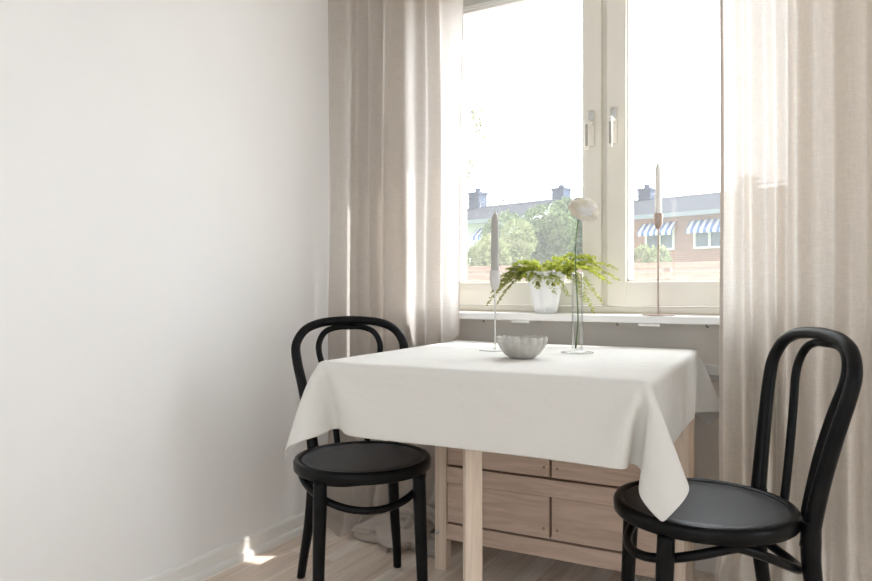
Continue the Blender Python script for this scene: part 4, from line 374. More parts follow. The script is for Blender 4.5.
[-1729,844,-744,-3,0,63,-1,0,63,0,0,64,0,0,63,-1,0,63,0,0,64,0,0,63,0,0,63,-1,0,64,0,0,63,-4,0,64,28,1,57,58,3,27,63,2,-11,63,3,0,63,2,6,63,2,9,63,3,1,63,2,-1,64,2,0,63,3,1,63,2,0,63,3,0,64,2,-2,63,3,0,63,2,2,64,2,-1,63,3,1,63,2,-1,63,3,-1,64,2,1,63,3,0,63,2,1,64,2,0,63,3,0,63,2,-2,63,3,1,64,2,-1,63,3,2,63,2,-2,64,2,2,63,3,0,63,2,-2,63,3,1,64,2,-1,63,3,0,63,2,1,64,2,-1,63,3,1,63,2,1,63,3,0,64,2,-1,63,3,0,63,2,1,64,2,-1,63,3,0,63,2,0,63,3,1,64,2,-1,63,3,1,63,2,-2,63,3,-8,63,2,-6,64,2,-2,64,3,3,45,1,-44,-6,0,-64,0,0,-64,1,0,-63,-2,0,-63,0,0,-64,-1,0,-63,1,0,-63,-1,0,-64,2,0,-63,0,0,-63,0,0,-64,2,0,-63],
[-1734,906,-744,-1,0,63,-1,0,63,-1,0,64,-1,0,63,1,0,63,0,0,64,0,0,63,-1,0,63,1,0,64,-1,1,63,-3,0,64,28,1,57,57,2,27,63,2,-11,64,3,1,63,2,5,62,2,10,64,3,-1,63,2,1,63,3,-1,63,2,1,64,2,0,63,3,0,63,2,0,64,3,-1,63,2,0,63,3,1,63,2,0,64,3,-1,63,2,-1,63,2,0,64,3,1,63,2,-1,63,3,0,63,2,0,64,3,1,63,2,-1,63,2,2,64,3,-2,63,2,0,63,3,2,63,2,-1,64,3,1,63,2,-1,63,2,-1,64,3,0,63,2,2,63,3,-2,64,2,1,63,3,0,63,2,1,63,2,-1,64,3,1,63,2,-1,63,3,0,64,2,1,63,3,-1,63,2,1,63,2,-2,64,3,2,63,2,-1,63,3,-9,63,2,-6,63,3,-2,64,2,3,46,2,-44,-6,-1,-64,0,0,-64,-1,0,-63,-1,0,-63,2,0,-64,-1,0,-63,1,0,-63,0,0,-64,0,0,-63,3,0,-63,0,0,-64,1,0,-63],
[-1738,968,-745,-2,0,64,0,0,63,-2,0,63,1,0,64,-1,0,63,0,0,63,1,1,64,0,0,63,0,0,63,-1,0,64,-1,0,64,27,1,57,58,2,26,63,3,-9,63,2,-1,63,2,6,63,3,10,63,2,-1,64,2,0,63,3,1,63,2,-2,63,3,2,64,2,-1,63,3,0,63,2,1,64,2,0,63,3,-1,63,2,0,63,3,-1,64,2,0,63,3,2,63,2,0,64,2,-1,63,3,0,63,2,1,63,3,0,64,2,0,63,3,0,63,2,-1,64,3,1,63,2,0,63,2,-1,63,3,1,64,2,-1,63,3,0,63,2,1,64,3,0,63,2,-1,63,2,1,63,3,0,64,2,-1,63,3,-1,63,2,2,64,3,-2,63,2,1,63,2,-1,63,3,1,64,2,1,63,3,-2,63,2,1,64,3,0,62,2,-9,63,3,-5,64,2,-3,64,2,3,45,2,-44,-6,0,-64,0,0,-64,1,-1,-63,-1,0,-63,0,0,-64,0,0,-63,1,0,-63,2,0,-64,1,0,-63,2,0,-63,1,0,-64,0,0,-63],
[-1740,1031,-744,-4,0,63,-1,-1,63,-2,0,63,0,0,64,0,0,63,1,1,63,0,0,64,0,0,63,0,0,63,0,0,64,1,0,63,26,1,58,58,3,26,64,2,-9,63,2,-1,63,3,6,63,2,9,63,2,0,63,3,0,63,2,1,64,3,0,63,2,-2,63,2,1,64,3,1,63,2,-1,63,3,1,63,2,-1,64,3,0,63,2,-1,63,2,2,64,3,-1,63,2,1,63,3,0,63,2,-1,64,3,1,63,2,-2,63,2,2,64,3,0,63,2,-1,63,3,0,63,2,0,64,3,0,63,2,1,63,2,-1,64,3,0,63,2,-1,63,3,0,63,2,1,64,3,0,63,2,1,63,3,-1,64,2,1,63,2,-1,63,3,1,63,2,-1,64,3,-1,63,2,2,63,3,0,64,2,-2,63,2,1,63,3,0,63,2,-8,63,3,-6,63,2,-3,65,3,3,45,1,-44,-6,0,-64,0,0,-64,0,0,-63,-1,0,-63,1,0,-64,1,-1,-63,2,1,-63,3,-1,-64,3,0,-63,1,1,-63,2,0,-64,-1,0,-63],
[-1743,1093,-744,-4,0,63,-2,0,63,-1,0,63,-2,-1,64,1,1,63,0,0,63,2,0,64,1,0,63,0,0,63,-1,0,64,2,0,63,26,2,58,58,2,26,63,3,-9,63,2,-1,63,2,6,63,2,8,63,3,2,64,2,0,63,2,-1,63,3,0,64,2,1,63,3,-1,63,2,0,63,3,1,64,2,-1,63,2,0,63,3,-1,64,2,1,63,3,1,63,2,-1,63,3,1,64,2,-1,63,2,0,63,3,0,64,2,1,63,3,-1,63,2,-1,63,3,1,64,2,0,63,2,0,63,3,0,64,2,0,63,3,1,63,2,-1,63,3,0,64,2,-1,63,2,0,63,3,0,64,2,2,63,3,-1,63,2,0,63,3,0,64,2,0,63,3,1,63,2,0,64,2,-2,63,3,2,63,2,0,63,3,-1,64,2,1,62,3,-9,64,2,-6,63,3,-3,64,2,4,45,1,-45,-6,0,-64,1,0,-64,-1,0,-63,1,0,-63,2,0,-64,2,0,-63,4,0,-63,2,0,-64,3,0,-63,2,0,-63,-2,0,-64,0,0,-63],
[-1743,1155,-744,-6,0,63,-3,0,63,-3,0,63,-2,0,64,0,0,63,1,0,63,1,0,64,3,0,63,0,0,63,1,0,64,2,1,63,25,1,59,59,2,24,63,3,-7,63,2,-1,63,2,6,63,2,8,63,3,0,63,2,1,64,3,-1,63,2,-1,63,3,1,63,2,1,64,2,-1,63,3,0,63,2,-1,64,3,1,63,2,0,63,3,1,63,2,-2,64,2,1,63,3,-1,63,2,0,64,3,0,63,2,2,63,3,0,63,2,-1,64,2,1,63,3,0,63,2,0,64,3,0,63,2,-1,63,3,0,64,2,1,63,2,-1,63,3,0,63,2,1,64,3,0,63,2,0,63,3,0,64,2,-2,63,2,2,63,3,-1,63,2,0,64,3,0,63,2,1,63,3,0,64,2,0,63,2,-2,63,3,1,63,2,0,63,3,-8,63,3,-6,64,2,-3,64,2,3,45,2,-44,-6,-1,-64,1,0,-64,0,0,-63,2,0,-63,4,0,-64,4,0,-63,4,0,-63,1,0,-63,2,0,-64,-2,0,-63,-1,0,-63,-3,0,-64],
[-1738,1217,-743,-7,0,62,-7,0,63,-6,0,64,-2,0,63,-3,0,63,1,0,63,3,0,64,2,0,63,2,0,63,0,1,64,3,0,63,25,1,59,59,3,23,63,2,-6,64,2,0,63,3,5,62,2,9,64,2,0,63,3,-2,63,2,1,64,2,1,63,3,-1,63,2,1,63,3,-2,64,2,1,63,3,-1,63,2,2,64,2,0,63,3,-1,63,2,-1,63,3,2,64,2,0,63,3,0,63,2,0,64,2,0,63,3,-1,63,2,1,63,3,-2,64,2,2,63,3,-1,63,2,0,64,2,1,63,3,-2,63,2,1,63,3,1,64,2,-1,63,3,1,63,2,0,64,2,-1,63,3,0,63,2,0,63,3,1,64,2,0,63,3,-1,63,2,-1,64,2,2,63,3,-2,63,2,2,63,3,0,64,2,-1,63,3,-1,63,2,-7,63,3,-6,63,2,-3,65,3,3,45,1,-44,-6,0,-64,1,-1,-64,3,0,-63,5,0,-63,3,0,-64,4,0,-63,1,0,-63,1,0,-63,-2,0,-64,-3,0,-63,-4,0,-63,-5,0,-63],
[-1726,1278,-742,-10,1,63,-10,0,62,-8,0,63,-7,0,63,-4,0,63,-2,0,64,0,0,63,3,0,63,2,0,64,3,1,63,5,0,63,24,1,59,59,3,22,64,3,-5,63,2,1,63,2,5,63,2,7,63,2,0,64,3,-1,63,2,1,63,3,0,63,2,0,64,2,-1,63,3,0,63,2,0,64,3,1,63,2,1,63,3,0,63,2,-1,64,3,0,63,2,1,63,2,-1,64,3,0,63,2,-1,63,3,2,63,2,0,64,3,-1,63,2,1,63,2,-1,64,3,-1,63,2,1,63,3,0,63,2,0,64,3,0,63,2,1,63,2,0,64,3,-1,63,2,-1,63,3,2,63,2,0,64,3,0,63,2,0,63,2,0,64,3,0,63,2,-2,63,3,1,63,2,0,64,3,0,63,2,-1,63,2,2,64,3,0,62,3,-8,64,2,-6,63,3,-4,64,2,3,46,1,-44,-6,0,-64,1,0,-64,4,0,-63,7,0,-63,5,-1,-63,1,0,-64,-2,0,-63,-4,0,-63,-6,-1,-63,-6,0,-63,-6,-1,-63,-6,-1,-63],
[-1705,1337,-739,-12,1,62,-13,1,62,-12,1,63,-11,1,62,-8,0,63,-7,0,63,-2,0,63,1,0,63,6,1,63,4,0,64,1,1,64,25,1,59,60,3,20,63,2,-4,63,2,2,63,2,6,64,2,5,63,3,-1,63,2,2,63,2,-1,64,3,1,63,2,0,63,3,-1,64,2,1,63,3,-2,63,2,0,63,2,0,64,3,0,63,2,0,63,3,2,64,2,-2,63,3,1,63,2,-1,63,2,1,64,3,-1,63,2,1,63,3,0,64,2,1,63,3,0,63,2,-2,63,3,1,64,2,0,63,2,1,63,3,-2,64,2,2,63,3,-1,63,2,0,63,3,1,64,2,0,63,2,-1,63,3,1,64,2,-1,63,3,0,63,2,-1,63,3,0,64,2,2,63,2,0,63,3,-2,64,2,1,63,3,-1,63,2,0,63,3,-6,63,3,-6,64,2,-4,64,3,3,46,0,-44,-6,0,-65,6,0,-63,8,0,-63,2,0,-63,-1,0,-63,-6,-1,-63,-7,-1,-63,-10,-2,-63,-7,-2,-63,-7,-1,-63,-8,-2,-62,-5,0,-64],
[-1675,1392,-734,-13,1,62,-14,2,62,-14,2,62,-15,2,61,-14,2,62,-13,2,62,-11,0,62,-5,0,63,7,1,63,10,0,63,7,0,63,12,2,63,61,3,17,64,2,-3,63,2,4,64,2,2,63,2,0,63,2,-2,64,2,-1,63,3,0,63,2,0,63,3,0,64,2,0,63,3,0,63,2,-1,64,2,0,63,3,0,63,2,0,64,3,0,63,2,2,63,3,-2,63,2,1,64,3,-1,63,2,0,63,2,0,64,3,0,63,2,1,63,3,1,63,2,0,64,2,-2,63,3,1,63,2,1,64,3,0,63,2,-1,63,3,1,64,2,-1,63,3,0,63,2,1,63,2,0,64,3,-1,63,2,0,63,3,0,64,2,0,63,3,0,63,2,0,64,2,0,63,3,2,63,3,-1,64,2,1,63,3,0,63,2,1,63,3,-1,63,3,-5,64,3,-2,64,2,0,47,0,-43,-3,0,-64,9,0,-63,1,0,-64,-5,-1,-63,-10,-2,-62,-9,-1,-63,-10,-3,-62,-8,-1,-63,-8,-2,-63,-7,-1,-63,-5,0,-63,-6,-1,-63],
[-1641,1444,-728,-14,2,62,-15,2,62,-15,2,61,-15,3,62,-16,3,61,-17,3,61,-16,4,61,-16,2,61,-9,1,63,4,-1,63,11,0,64,17,4,64,62,3,13,64,2,3,64,1,-6,63,2,1,63,2,-1,64,2,-1,63,2,-1,63,3,-1,64,2,0,63,3,-1,63,2,1,64,2,0,63,3,0,63,2,0,64,3,0,63,2,0,63,3,0,63,2,1,64,3,-1,63,2,0,63,3,0,64,2,0,63,2,0,63,3,0,63,2,1,64,3,0,63,2,1,63,3,-1,64,2,-1,63,2,1,63,3,1,64,2,-2,63,3,1,63,2,0,63,3,0,64,2,-1,63,2,1,63,3,0,64,2,0,63,3,0,63,2,-1,64,3,0,63,2,1,63,3,1,64,2,0,63,3,0,63,2,1,64,3,1,63,2,1,63,4,1,64,3,-2,64,2,-2,64,3,-1,48,0,-41,7,-1,-65,-6,0,-63,-11,-2,-63,-11,-3,-62,-9,-1,-63,-7,-2,-63,-6,-1,-63,-4,0,-63,-3,-1,-63,-2,-1,-64,-1,0,-63,0,-1,-63],
[-1624,1503,-725,-13,2,62,-13,2,61,-13,2,62,-13,2,62,-14,2,62,-15,2,62,-16,3,61,-19,4,60,-27,6,58,15,-3,61,-5,2,63,11,5,66,64,3,12,64,0,-6,63,2,10,63,2,-4,64,2,1,63,2,-1,63,3,0,64,2,0,63,2,-1,63,3,0,64,2,-1,63,3,0,63,2,0,64,3,0,63,2,-1,63,3,0,64,2,0,63,2,0,63,3,0,64,2,0,63,3,0,63,2,0,63,3,0,64,2,1,63,3,-1,63,2,0,64,2,0,63,3,0,63,2,0,64,3,0,63,2,0,63,3,0,63,2,0,64,3,0,63,2,0,63,2,0,64,3,0,63,2,0,63,3,0,63,2,0,64,3,0,63,2,1,63,2,-1,64,3,1,63,2,0,63,3,1,64,2,2,63,3,2,64,3,0,63,3,0,63,3,-6,64,3,-1,65,2,-1,52,0,-37,-14,-4,-65,-8,-1,-63,-7,-1,-63,-5,0,-63,-2,-1,-64,0,-1,-63,1,-2,-63,3,-2,-64,3,-3,-63,4,-4,-63,4,-3,-63,5,-4,-63],
[-1650,1559,-732,-9,4,62,-10,3,63,-9,3,62,-9,3,63,-10,3,62,-9,2,63,-10,3,62,-10,2,63,-12,0,62,-17,5,62,-28,-1,60,33,12,58,61,2,24,67,-2,-8,64,3,6,64,1,0,63,1,0,64,2,0,63,3,1,63,2,0,64,3,0,63,2,0,63,3,1,64,2,0,63,3,0,63,2,0,64,2,0,63,3,0,63,2,0,64,3,0,63,2,0,63,3,0,63,2,0,64,3,0,63,2,0,63,3,0,64,2,1,63,2,0,63,3,0,63,2,0,64,3,0,63,2,0,63,2,0,64,3,0,63,3,0,63,2,-1,64,2,1,63,3,-1,63,2,0,63,2,0,64,3,0,63,2,1,63,3,0,64,2,0,63,3,0,63,2,0,64,3,0,63,2,0,63,3,0,64,2,0,63,3,1,64,4,0,64,5,1,65,3,-1,65,3,-12,50,-4,-41,-17,-4,-64,3,-1,-64,2,-2,-63,5,-5,-63,5,-4,-63,6,-5,-63,5,-5,-63,6,-5,-62,6,-6,-63,6,-6,-63,6,-6,-63,6,-6,-62],
[-1708,1579,-742,-10,3,62,-9,2,63,-10,2,63,-10,2,62,-9,1,63,-10,1,62,-11,-1,63,-10,-4,62,-10,11,62,-4,29,56,52,-3,36,11,27,60,48,11,44,67,-3,-9,64,0,0,64,0,-3,63,1,-2,63,1,-2,64,2,0,63,2,0,63,2,-1,63,2,0,64,3,0,63,2,0,63,2,0,63,3,0,64,2,0,63,3,0,63,2,0,64,2,0,63,3,0,63,2,0,63,2,0,64,3,0,63,2,0,63,3,0,64,2,0,63,2,0,63,3,0,64,2,0,63,3,0,63,2,0,63,2,0,64,3,0,63,2,0,63,3,0,64,2,0,63,3,0,63,2,0,63,3,0,64,2,0,63,2,0,63,3,0,64,2,0,63,2,0,63,3,0,63,2,0,64,2,-1,63,3,0,63,2,1,63,3,0,63,5,2,63,6,3,62,-1,-10,63,14,9,61,2,-23,4,-12,-69,27,-17,-55,9,-11,-62,8,-10,-62,7,-7,-62,6,-6,-63,5,-6,-63,6,-6,-63,5,-4,-63,7,-6,-62,6,-6,-63,5,-6,-63],
[-1767,1560,-751,-9,2,63,-10,2,63,-10,3,62,-8,-1,63,-10,2,62,-12,7,62,-12,12,61,-3,25,59,21,35,48,51,5,38,14,26,56,38,20,47,38,-49,13,58,23,-3,62,-15,-2,64,2,-1,62,7,0,64,5,-1,63,3,0,63,2,-1,63,1,0,64,3,0,63,1,0,63,3,0,64,3,-1,63,2,0,63,2,0,63,2,0,64,3,0,63,2,0,63,2,0,64,2,0,63,3,0,63,1,0,64,3,0,63,2,0,63,3,-1,63,2,0,64,2,0,63,3,0,63,2,0,64,3,0,63,2,0,63,2,0,64,3,0,63,2,0,63,3,0,63,2,0,64,3,0,63,2,1,63,3,-1,64,3,1,63,2,0,63,3,0,63,2,0,64,3,0,63,3,0,63,3,0,63,1,0,64,2,0,63,1,0,63,-6,1,62,14,2,55,32,6,50,-35,-8,53,28,-19,49,31,-19,26,-17,-55,23,-16,-57,18,-16,-59,15,-16,-60,11,-13,-60,9,-11,-62,7,-9,-63,7,-8,-62,6,-7,-63,6,-6,-62,6,-6,-63],
[-1823,1534,-758,-10,3,62,-10,4,63,-11,6,62,-12,12,61,-9,19,60,-4,26,58,9,31,54,41,23,42,37,24,45,15,26,56,37,20,48,52,-21,25,9,-62,5,57,29,-3,63,-8,-1,63,-4,-1,63,1,-1,64,5,0,63,5,-1,63,5,0,63,2,0,64,2,-1,63,2,0,63,1,0,63,3,0,64,1,0,63,2,0,63,3,0,64,1,-1,63,3,0,63,1,0,64,3,0,63,2,0,63,3,0,64,1,0,63,3,0,63,1,0,63,4,0,64,2,0,63,3,0,63,2,0,64,1,0,63,4,0,63,2,0,64,3,0,63,2,0,63,3,0,63,2,0,64,2,0,63,3,0,63,4,0,64,1,0,63,3,0,63,2,0,63,4,0,64,3,0,63,2,0,63,1,0,64,2,0,63,-2,1,63,-1,0,63,6,1,54,32,6,60,20,2,55,-29,-6,56,-29,-7,28,48,-26,14,54,-30,39,-7,-49,32,-13,-53,28,-16,-55,23,-17,-57,19,-17,-58,15,-15,-60,11,-14,-60,10,-12,-62,9,-11,-62,7,-9,-62],
[-1883,1519,-767,-11,10,62,-10,15,61,-8,21,59,-2,28,56,7,32,55,19,32,51,28,29,50,29,27,48,32,26,49,40,18,46,50,2,38,10,-62,10,20,-57,3,57,27,-3,63,6,-1,63,-5,-1,63,-3,-1,63,2,0,64,5,-1,63,3,0,63,3,-1,63,4,0,64,1,0,63,2,0,63,2,0,64,2,-1,63,2,0,63,2,0,64,1,0,63,3,0,63,2,0,64,3,0,63,1,0,63,3,0,63,2,0,64,2,0,63,3,0,63,2,0,64,2,0,63,3,-1,63,2,0,64,3,0,63,2,0,63,2,0,63,3,0,64,3,0,63,2,0,63,3,1,64,3,0,63,1,0,63,4,0,64,2,0,63,3,0,63,3,0,63,2,0,64,3,0,63,2,0,63,1,0,64,-2,0,63,0,1,63,3,0,59,23,3,54,32,7,63,0,-1,37,-52,1,57,-26,-9,38,44,-25,1,57,-27,22,50,-32,43,0,-47,37,-9,-50,34,-13,-52,31,-15,-54,26,-16,-55,22,-17,-57,18,-17,-58,16,-15,-60,12,-15,-60],
[-1943,1531,-779,-6,22,58,-1,29,57,8,32,54,16,33,52,25,30,50,29,28,48,31,27,49,32,26,48,35,22,48,45,12,43,45,-37,23,-14,-62,5,18,-61,4,62,13,-1,59,23,-4,63,6,-1,63,-4,-1,63,-2,-1,64,3,0,63,2,0,63,5,-1,63,2,0,64,2,0,63,2,-1,63,2,0,64,2,0,63,2,0,63,2,0,64,2,0,63,2,0,63,3,0,64,2,0,63,2,-1,63,2,0,63,3,0,64,2,0,63,1,0,63,4,0,64,1,0,63,3,0,63,2,0,64,3,0,63,3,0,63,2,0,63,4,0,64,2,0,63,2,0,63,3,0,64,2,0,63,4,0,63,2,0,63,3,0,64,2,0,63,3,0,63,1,1,64,2,0,63,2,0,63,0,0,64,-1,0,63,3,0,61,15,2,56,30,5,58,24,4,61,-17,-1,27,-57,3,53,-33,-6,48,35,-25,1,57,-26,-2,57,-27,31,43,-35,44,5,-46,41,-5,-48,38,-9,-50,36,-12,-51,33,-14,-52,28,-16,-55,25,-17,-55,21,-17,-58],
[-1987,1570,-799,8,32,53,17,33,52,23,31,50,27,29,49,31,27,49,31,26,48,32,27,48,33,25,48,40,18,46,51,-13,35,22,-58,12,-25,-58,2,17,-61,5,64,2,1,59,22,-4,61,18,-3,63,4,-1,63,-1,-1,63,-1,0,64,1,-1,63,3,0,63,2,0,64,3,-1,63,2,0,63,3,0,64,1,0,63,2,0,63,1,0,64,3,0,63,2,-1,63,1,0,63,4,0,64,2,0,63,1,0,63,3,0,64,2,0,63,3,0,63,3,0,64,1,0,63,4,0,63,2,0,64,3,0,63,3,0,63,1,0,63,4,0,64,3,0,63,2,0,63,2,0,64,4,0,63,2,0,63,2,0,63,4,0,64,1,0,63,3,0,63,1,0,64,2,0,63,1,0,63,0,1,64,3,0,62,10,1,60,22,3,55,30,5,61,15,2,56,-30,-1,20,-60,5,49,-40,-4,53,26,-23,11,56,-27,-13,56,-25,7,56,-29,37,35,-38,44,8,-45,43,0,-46,41,-5,-48,38,-9,-50,38,-11,-50,33,-14,-52,31,-15,-53],
[-1999,1623,-830,23,31,50,27,29,49,30,28,49,32,26,48,31,27,48,31,26,49,32,26,48,36,23,47,48,3,41,44,-38,24,-1,-63,6,-29,-56,2,17,-61,4,63,-7,3,60,19,-3,60,21,-4,62,13,-2,63,4,-1,63,1,-1,64,0,0,63,1,0,63,2,-1,63,2,0,64,2,0,63,1,0,63,3,0,64,2,-1,63,2,0,63,1,0,64,3,0,63,2,0,63,2,0,64,2,0,63,3,0,63,2,0,64,3,0,63,2,0,63,3,0,64,2,0,63,3,0,63,3,-1,64,2,0,63,3,0,63,3,0,63,2,0,64,3,0,63,2,1,63,4,0,64,2,0,63,4,0,63,1,0,63,3,0,64,3,0,63,2,0,63,2,0,64,0,0,63,3,0,63,1,0,63,8,1,61,16,2,58,26,4,57,26,4,64,5,1,49,-40,0,15,-61,5,44,-46,-2,58,15,-20,18,54,-27,-13,57,-25,-11,57,-26,20,51,-33,39,30,-39,44,10,-44,44,1,-46,43,-1,-47,41,-6,-48,39,-7,-49,37,-11,-50],
[-1983,1669,-867,30,29,48,30,26,49,32,26,48,32,26,49,29,28,48,30,28,49,33,25,48,43,13,44,51,-17,34,28,-55,14,-18,-61,3,-29,-56,2,16,-61,4,62,-15,4,61,16,-3,59,21,-4,61,17,-3,63,9,-1,63,5,-1,63,2,0,64,1,-1,63,1,0,63,2,0,64,1,0,63,3,-1,63,2,0,64,1,0,63,2,0,63,3,0,64,1,0,63,3,0,63,2,0,64,2,0,63,2,-1,63,4,0,64,1,0,63,3,0,63,2,0,64,3,0,63,3,0,63,3,0,64,2,0,63,3,0,63,4,0,63,2,0,64,3,0,63,2,0,63,4,0,64,1,0,63,4,0,63,2,0,63,3,0,64,3,0,63,1,1,63,3,0,64,3,0,63,1,0,63,7,0,62,11,2,60,20,2,57,27,5,60,21,3,63,-5,0,43,-47,0,12,-62,6,38,-51,0,61,5,-17,25,51,-27,-8,57,-26,-19,56,-24,-1,57,-28,28,44,-35,41,27,-41,45,11,-44,44,2,-45,43,2,-46,43,-2,-47,42,-4,-47],
[-1954,1708,-907,32,25,48,30,28,49,32,26,48,29,28,49,26,31,49,31,26,48,38,21,47,49,-1,40,44,-38,24,9,-63,8,-26,-58,2,-29,-56,2,15,-61,4,60,-21,4,62,11,-1,60,21,-4,60,19,-4,62,12,-2,63,8,-1,63,4,0,64,3,-1,63,3,0,63,1,0,64,2,-1,63,1,0,63,2,0,64,3,0,63,2,0,63,1,0,64,2,0,63,3,-1,63,3,0,64,1,0,63,3,0,63,2,0,64,3,0,63,3,0,63,3,0,64,3,0,63,2,0,63,3,0,64,3,0,63,3,0,63,3,0,63,3,0,64,2,0,63,4,0,63,2,0,64,4,0,63,2,0,63,2,0,63,4,0,64,3,0,63,2,0,63,2,0,64,5,1,63,4,0,62,10,1,62,15,1,60,21,3,57,25,5,61,16,2,62,-15,-1,37,-51,2,9,-63,6,33,-54,2,61,-6,-15,33,47,-27,-4,58,-26,-20,55,-24,-14,56,-25,11,54,-31,33,40,-37,42,22,-41,45,11,-44,44,4,-45,44,4,-45,44,1,-46],
[-1922,1743,-947,32,26,48,29,28,49,30,28,49,25,31,49,28,29,48,32,26,48,45,11,44,50,-20,33,30,-53,16,-7,-63,5,-32,-54,1,-26,-58,2,15,-61,4,57,-27,5,63,6,-1,60,21,-4,60,19,-3,62,15,-3,62,9,-1,63,7,-1,64,4,-1,63,3,0,63,3,-1,64,2,0,63,2,0,63,2,0,64,3,0,63,2,-1,63,2,0,64,2,0,63,3,0,63,2,0,64,3,0,63,3,0,63,2,0,64,2,0,63,4,0,63,3,0,64,2,0,63,4,0,63,3,0,64,2,0,63,3,0,63,3,0,63,3,0,64,3,0,63,4,0,63,3,0,64,2,0,63,4,0,63,2,0,64,3,0,63,3,0,63,5,0,63,4,0,63,4,0,63,8,1,62,12,1,61,17,2,59,23,4,60,22,3,62,10,2,59,-23,-1,31,-55,2,8,-63,7,27,-57,3,60,-16,-11,40,41,-27,2,58,-26,-20,55,-24,-21,55,-24,-2,57,-28,18,51,-32,38,34,-39,43,19,-42,44,10,-44,44,5,-45,45,5,-45],
[-1889,1778,-987,29,28,49,29,29,48,27,30,49,26,31,49,27,30,49,37,20,47,50,-4,39,44,-39,24,14,-60,10,-17,-61,3,-34,-53,1,-25,-59,2,14,-61,4,55,-32,5,63,3,0,60,18,-3,60,22,-4,62,14,-3,62,12,-2,63,7,-1,63,6,-1,63,5,0,63,3,-1,64,4,0,63,2,0,63,2,0,64,3,-1,63,3,0,63,2,0,64,4,0,63,2,0,63,3,0,64,2,0,63,3,0,63,3,0,64,3,-1,63,2,0,63,3,0,64,3,0,63,4,0,63,2,0,64,4,0,63,3,0,63,3,0,63,4,0,64,2,0,63,4,0,63,3,0,64,3,0,63,3,0,63,4,0,63,4,1,64,5,0,63,3,0,63,6,0,63,7,1,62,10,1,62,14,1,61,17,2,59,22,4,61,19,2,63,5,2,55,-31,-1,26,-58,3,7,-62,6,23,-59,5,57,-27,-8,45,36,-26,8,57,-27,-16,56,-24,-24,54,-24,-15,56,-25,7,55,-29,26,47,-35,39,31,-39,44,15,-43,44,7,-45,44,3,-45],
[-1859,1815,-1027,28,30,49,28,29,49,26,31,48,26,30,49,28,29,49,45,11,44,50,-23,32,32,-52,16,0,-63,7,-23,-59,2,-35,-53,1,-25,-58,1,15,-62,5,51,-36,5,63,-2,1,61,18,-3,60,21,-4,61,16,-3,62,11,-2,63,10,-1,63,7,-1,63,5,-1,63,5,-1,64,4,0,63,3,0,63,4,-1,64,3,0,63,3,0,63,4,0,64,2,0,63,3,0,63,3,0,64,3,-1,63,2,0,63,4,0,64,3,0,63,4,0,63,2,0,64,3,0,63,4,0,63,3,0,64,3,0,63,4,0,63,3,0,63,3,0,64,4,0,63,3,0,63,4,0,64,3,0,63,5,0,63,4,0,63,4,0,64,5,0,63,7,1,63,6,0,62,9,1,63,12,1,61,14,2,61,18,2,60,20,3,61,16,2,64,1,1,50,-39,0,21,-60,4,9,-62,6,18,-61,5,52,-36,-5,51,29,-23,13,55,-28,-14,57,-25,-24,54,-23,-21,55,-24,-4,57,-27,13,53,-31,32,42,-36,40,26,-41,45,7,-45,44,8,-44]]


# ------------------------------------------------------------------ the room
WL, WB, ZC = -1.753, 2.40, 2.55          # left wall, inner face of the window wall, ceiling
XR, YF = 2.9, -2.6                       # right wall and the wall behind the camera
struct('floor', B(WL - .1, XR + .1, YF - .1, WB + .2, -.1, 0), M['floor'], smooth=False)
struct('ceiling', B(WL - .1, XR + .1, YF - .1, WB + .2, ZC, ZC + .1), M['ceiling'], smooth=False)
struct('wall_left', B(WL - .1, WL, YF - .1, WB + .2, 0, ZC), M['wall'], smooth=False)
bm = bmesh.new(); RY0, RY1, RZ0, RZ1 = .4, 1.4, .5, 2.3     # added unseen opening that lets in sky light as fill
box(bm, XR, XR + .1, YF - .1, RY0, 0, ZC); box(bm, XR, XR + .1, RY1, WB + .2, 0, ZC)
box(bm, XR, XR + .1, RY0, RY1, 0, RZ0); box(bm, XR, XR + .1, RY0, RY1, RZ1, ZC)
struct('wall_right', bm, M['wall'], smooth=False)
OX0, OX1, OZ0, OZ1 = -1.36, -.0, .85, 2.30     # window opening
bm = bmesh.new()
box(bm, WL, OX0, WB, WB + .2, 0, ZC); box(bm, OX1, XR, WB, WB + .2, 0, ZC)
box(bm, OX0, OX1, WB, WB + .2, 0, OZ0); box(bm, OX0, OX1, WB, WB + .2, OZ1, ZC)
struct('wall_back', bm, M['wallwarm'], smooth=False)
bm = bmesh.new(); FX0, FX1, FZ1 = -1.5, 1.9, 2.35            # added opening behind the camera, brightens the floor and table front
box(bm, WL, FX0, YF - .1, YF, 0, ZC); box(bm, FX1, XR, YF - .1, YF, 0, ZC); box(bm, FX0, FX1, YF - .1, YF, FZ1, ZC)
struct('wall_front', bm, M['wall'], smooth=False)
# baseboard with a quarter-round foot
bm = bmesh.new()
prof = [(0, 0), (.026, 0), (.026, .012), (.022, .02), (.013, .023), (.012, .06), (.008, .068), (0, .07)]
def extr(bm, prof, y0, y1, x):
    a = [bm.verts.new((x + p[0], y0, p[1])) for p in prof]; b = [bm.verts.new((x + p[0], y1, p[1])) for p in prof]
    n = len(prof)
    for k in range(n): bm.faces.new((a[k], a[(k + 1) % n], b[(k + 1) % n], b[k]))
    bm.faces.new(a); bm.faces.new(b)
extr(bm, prof, YF, WB, WL)
struct('baseboard_left', bm, M['white'], smooth=False)
bm = B(WL + .026, XR, WB - .014, WB, 0, .07, bevel=.003); struct('baseboard_back', bm, M['white'], smooth=False)
bm = bmesh.new()
box(bm, WL, XR, WB - .022, WB, .652, .688, bevel=.004); box(bm, WL, XR, WB - .012, WB, .636, .652, bevel=.003)
struct('trim_1', bm, M['white'], smooth=False)

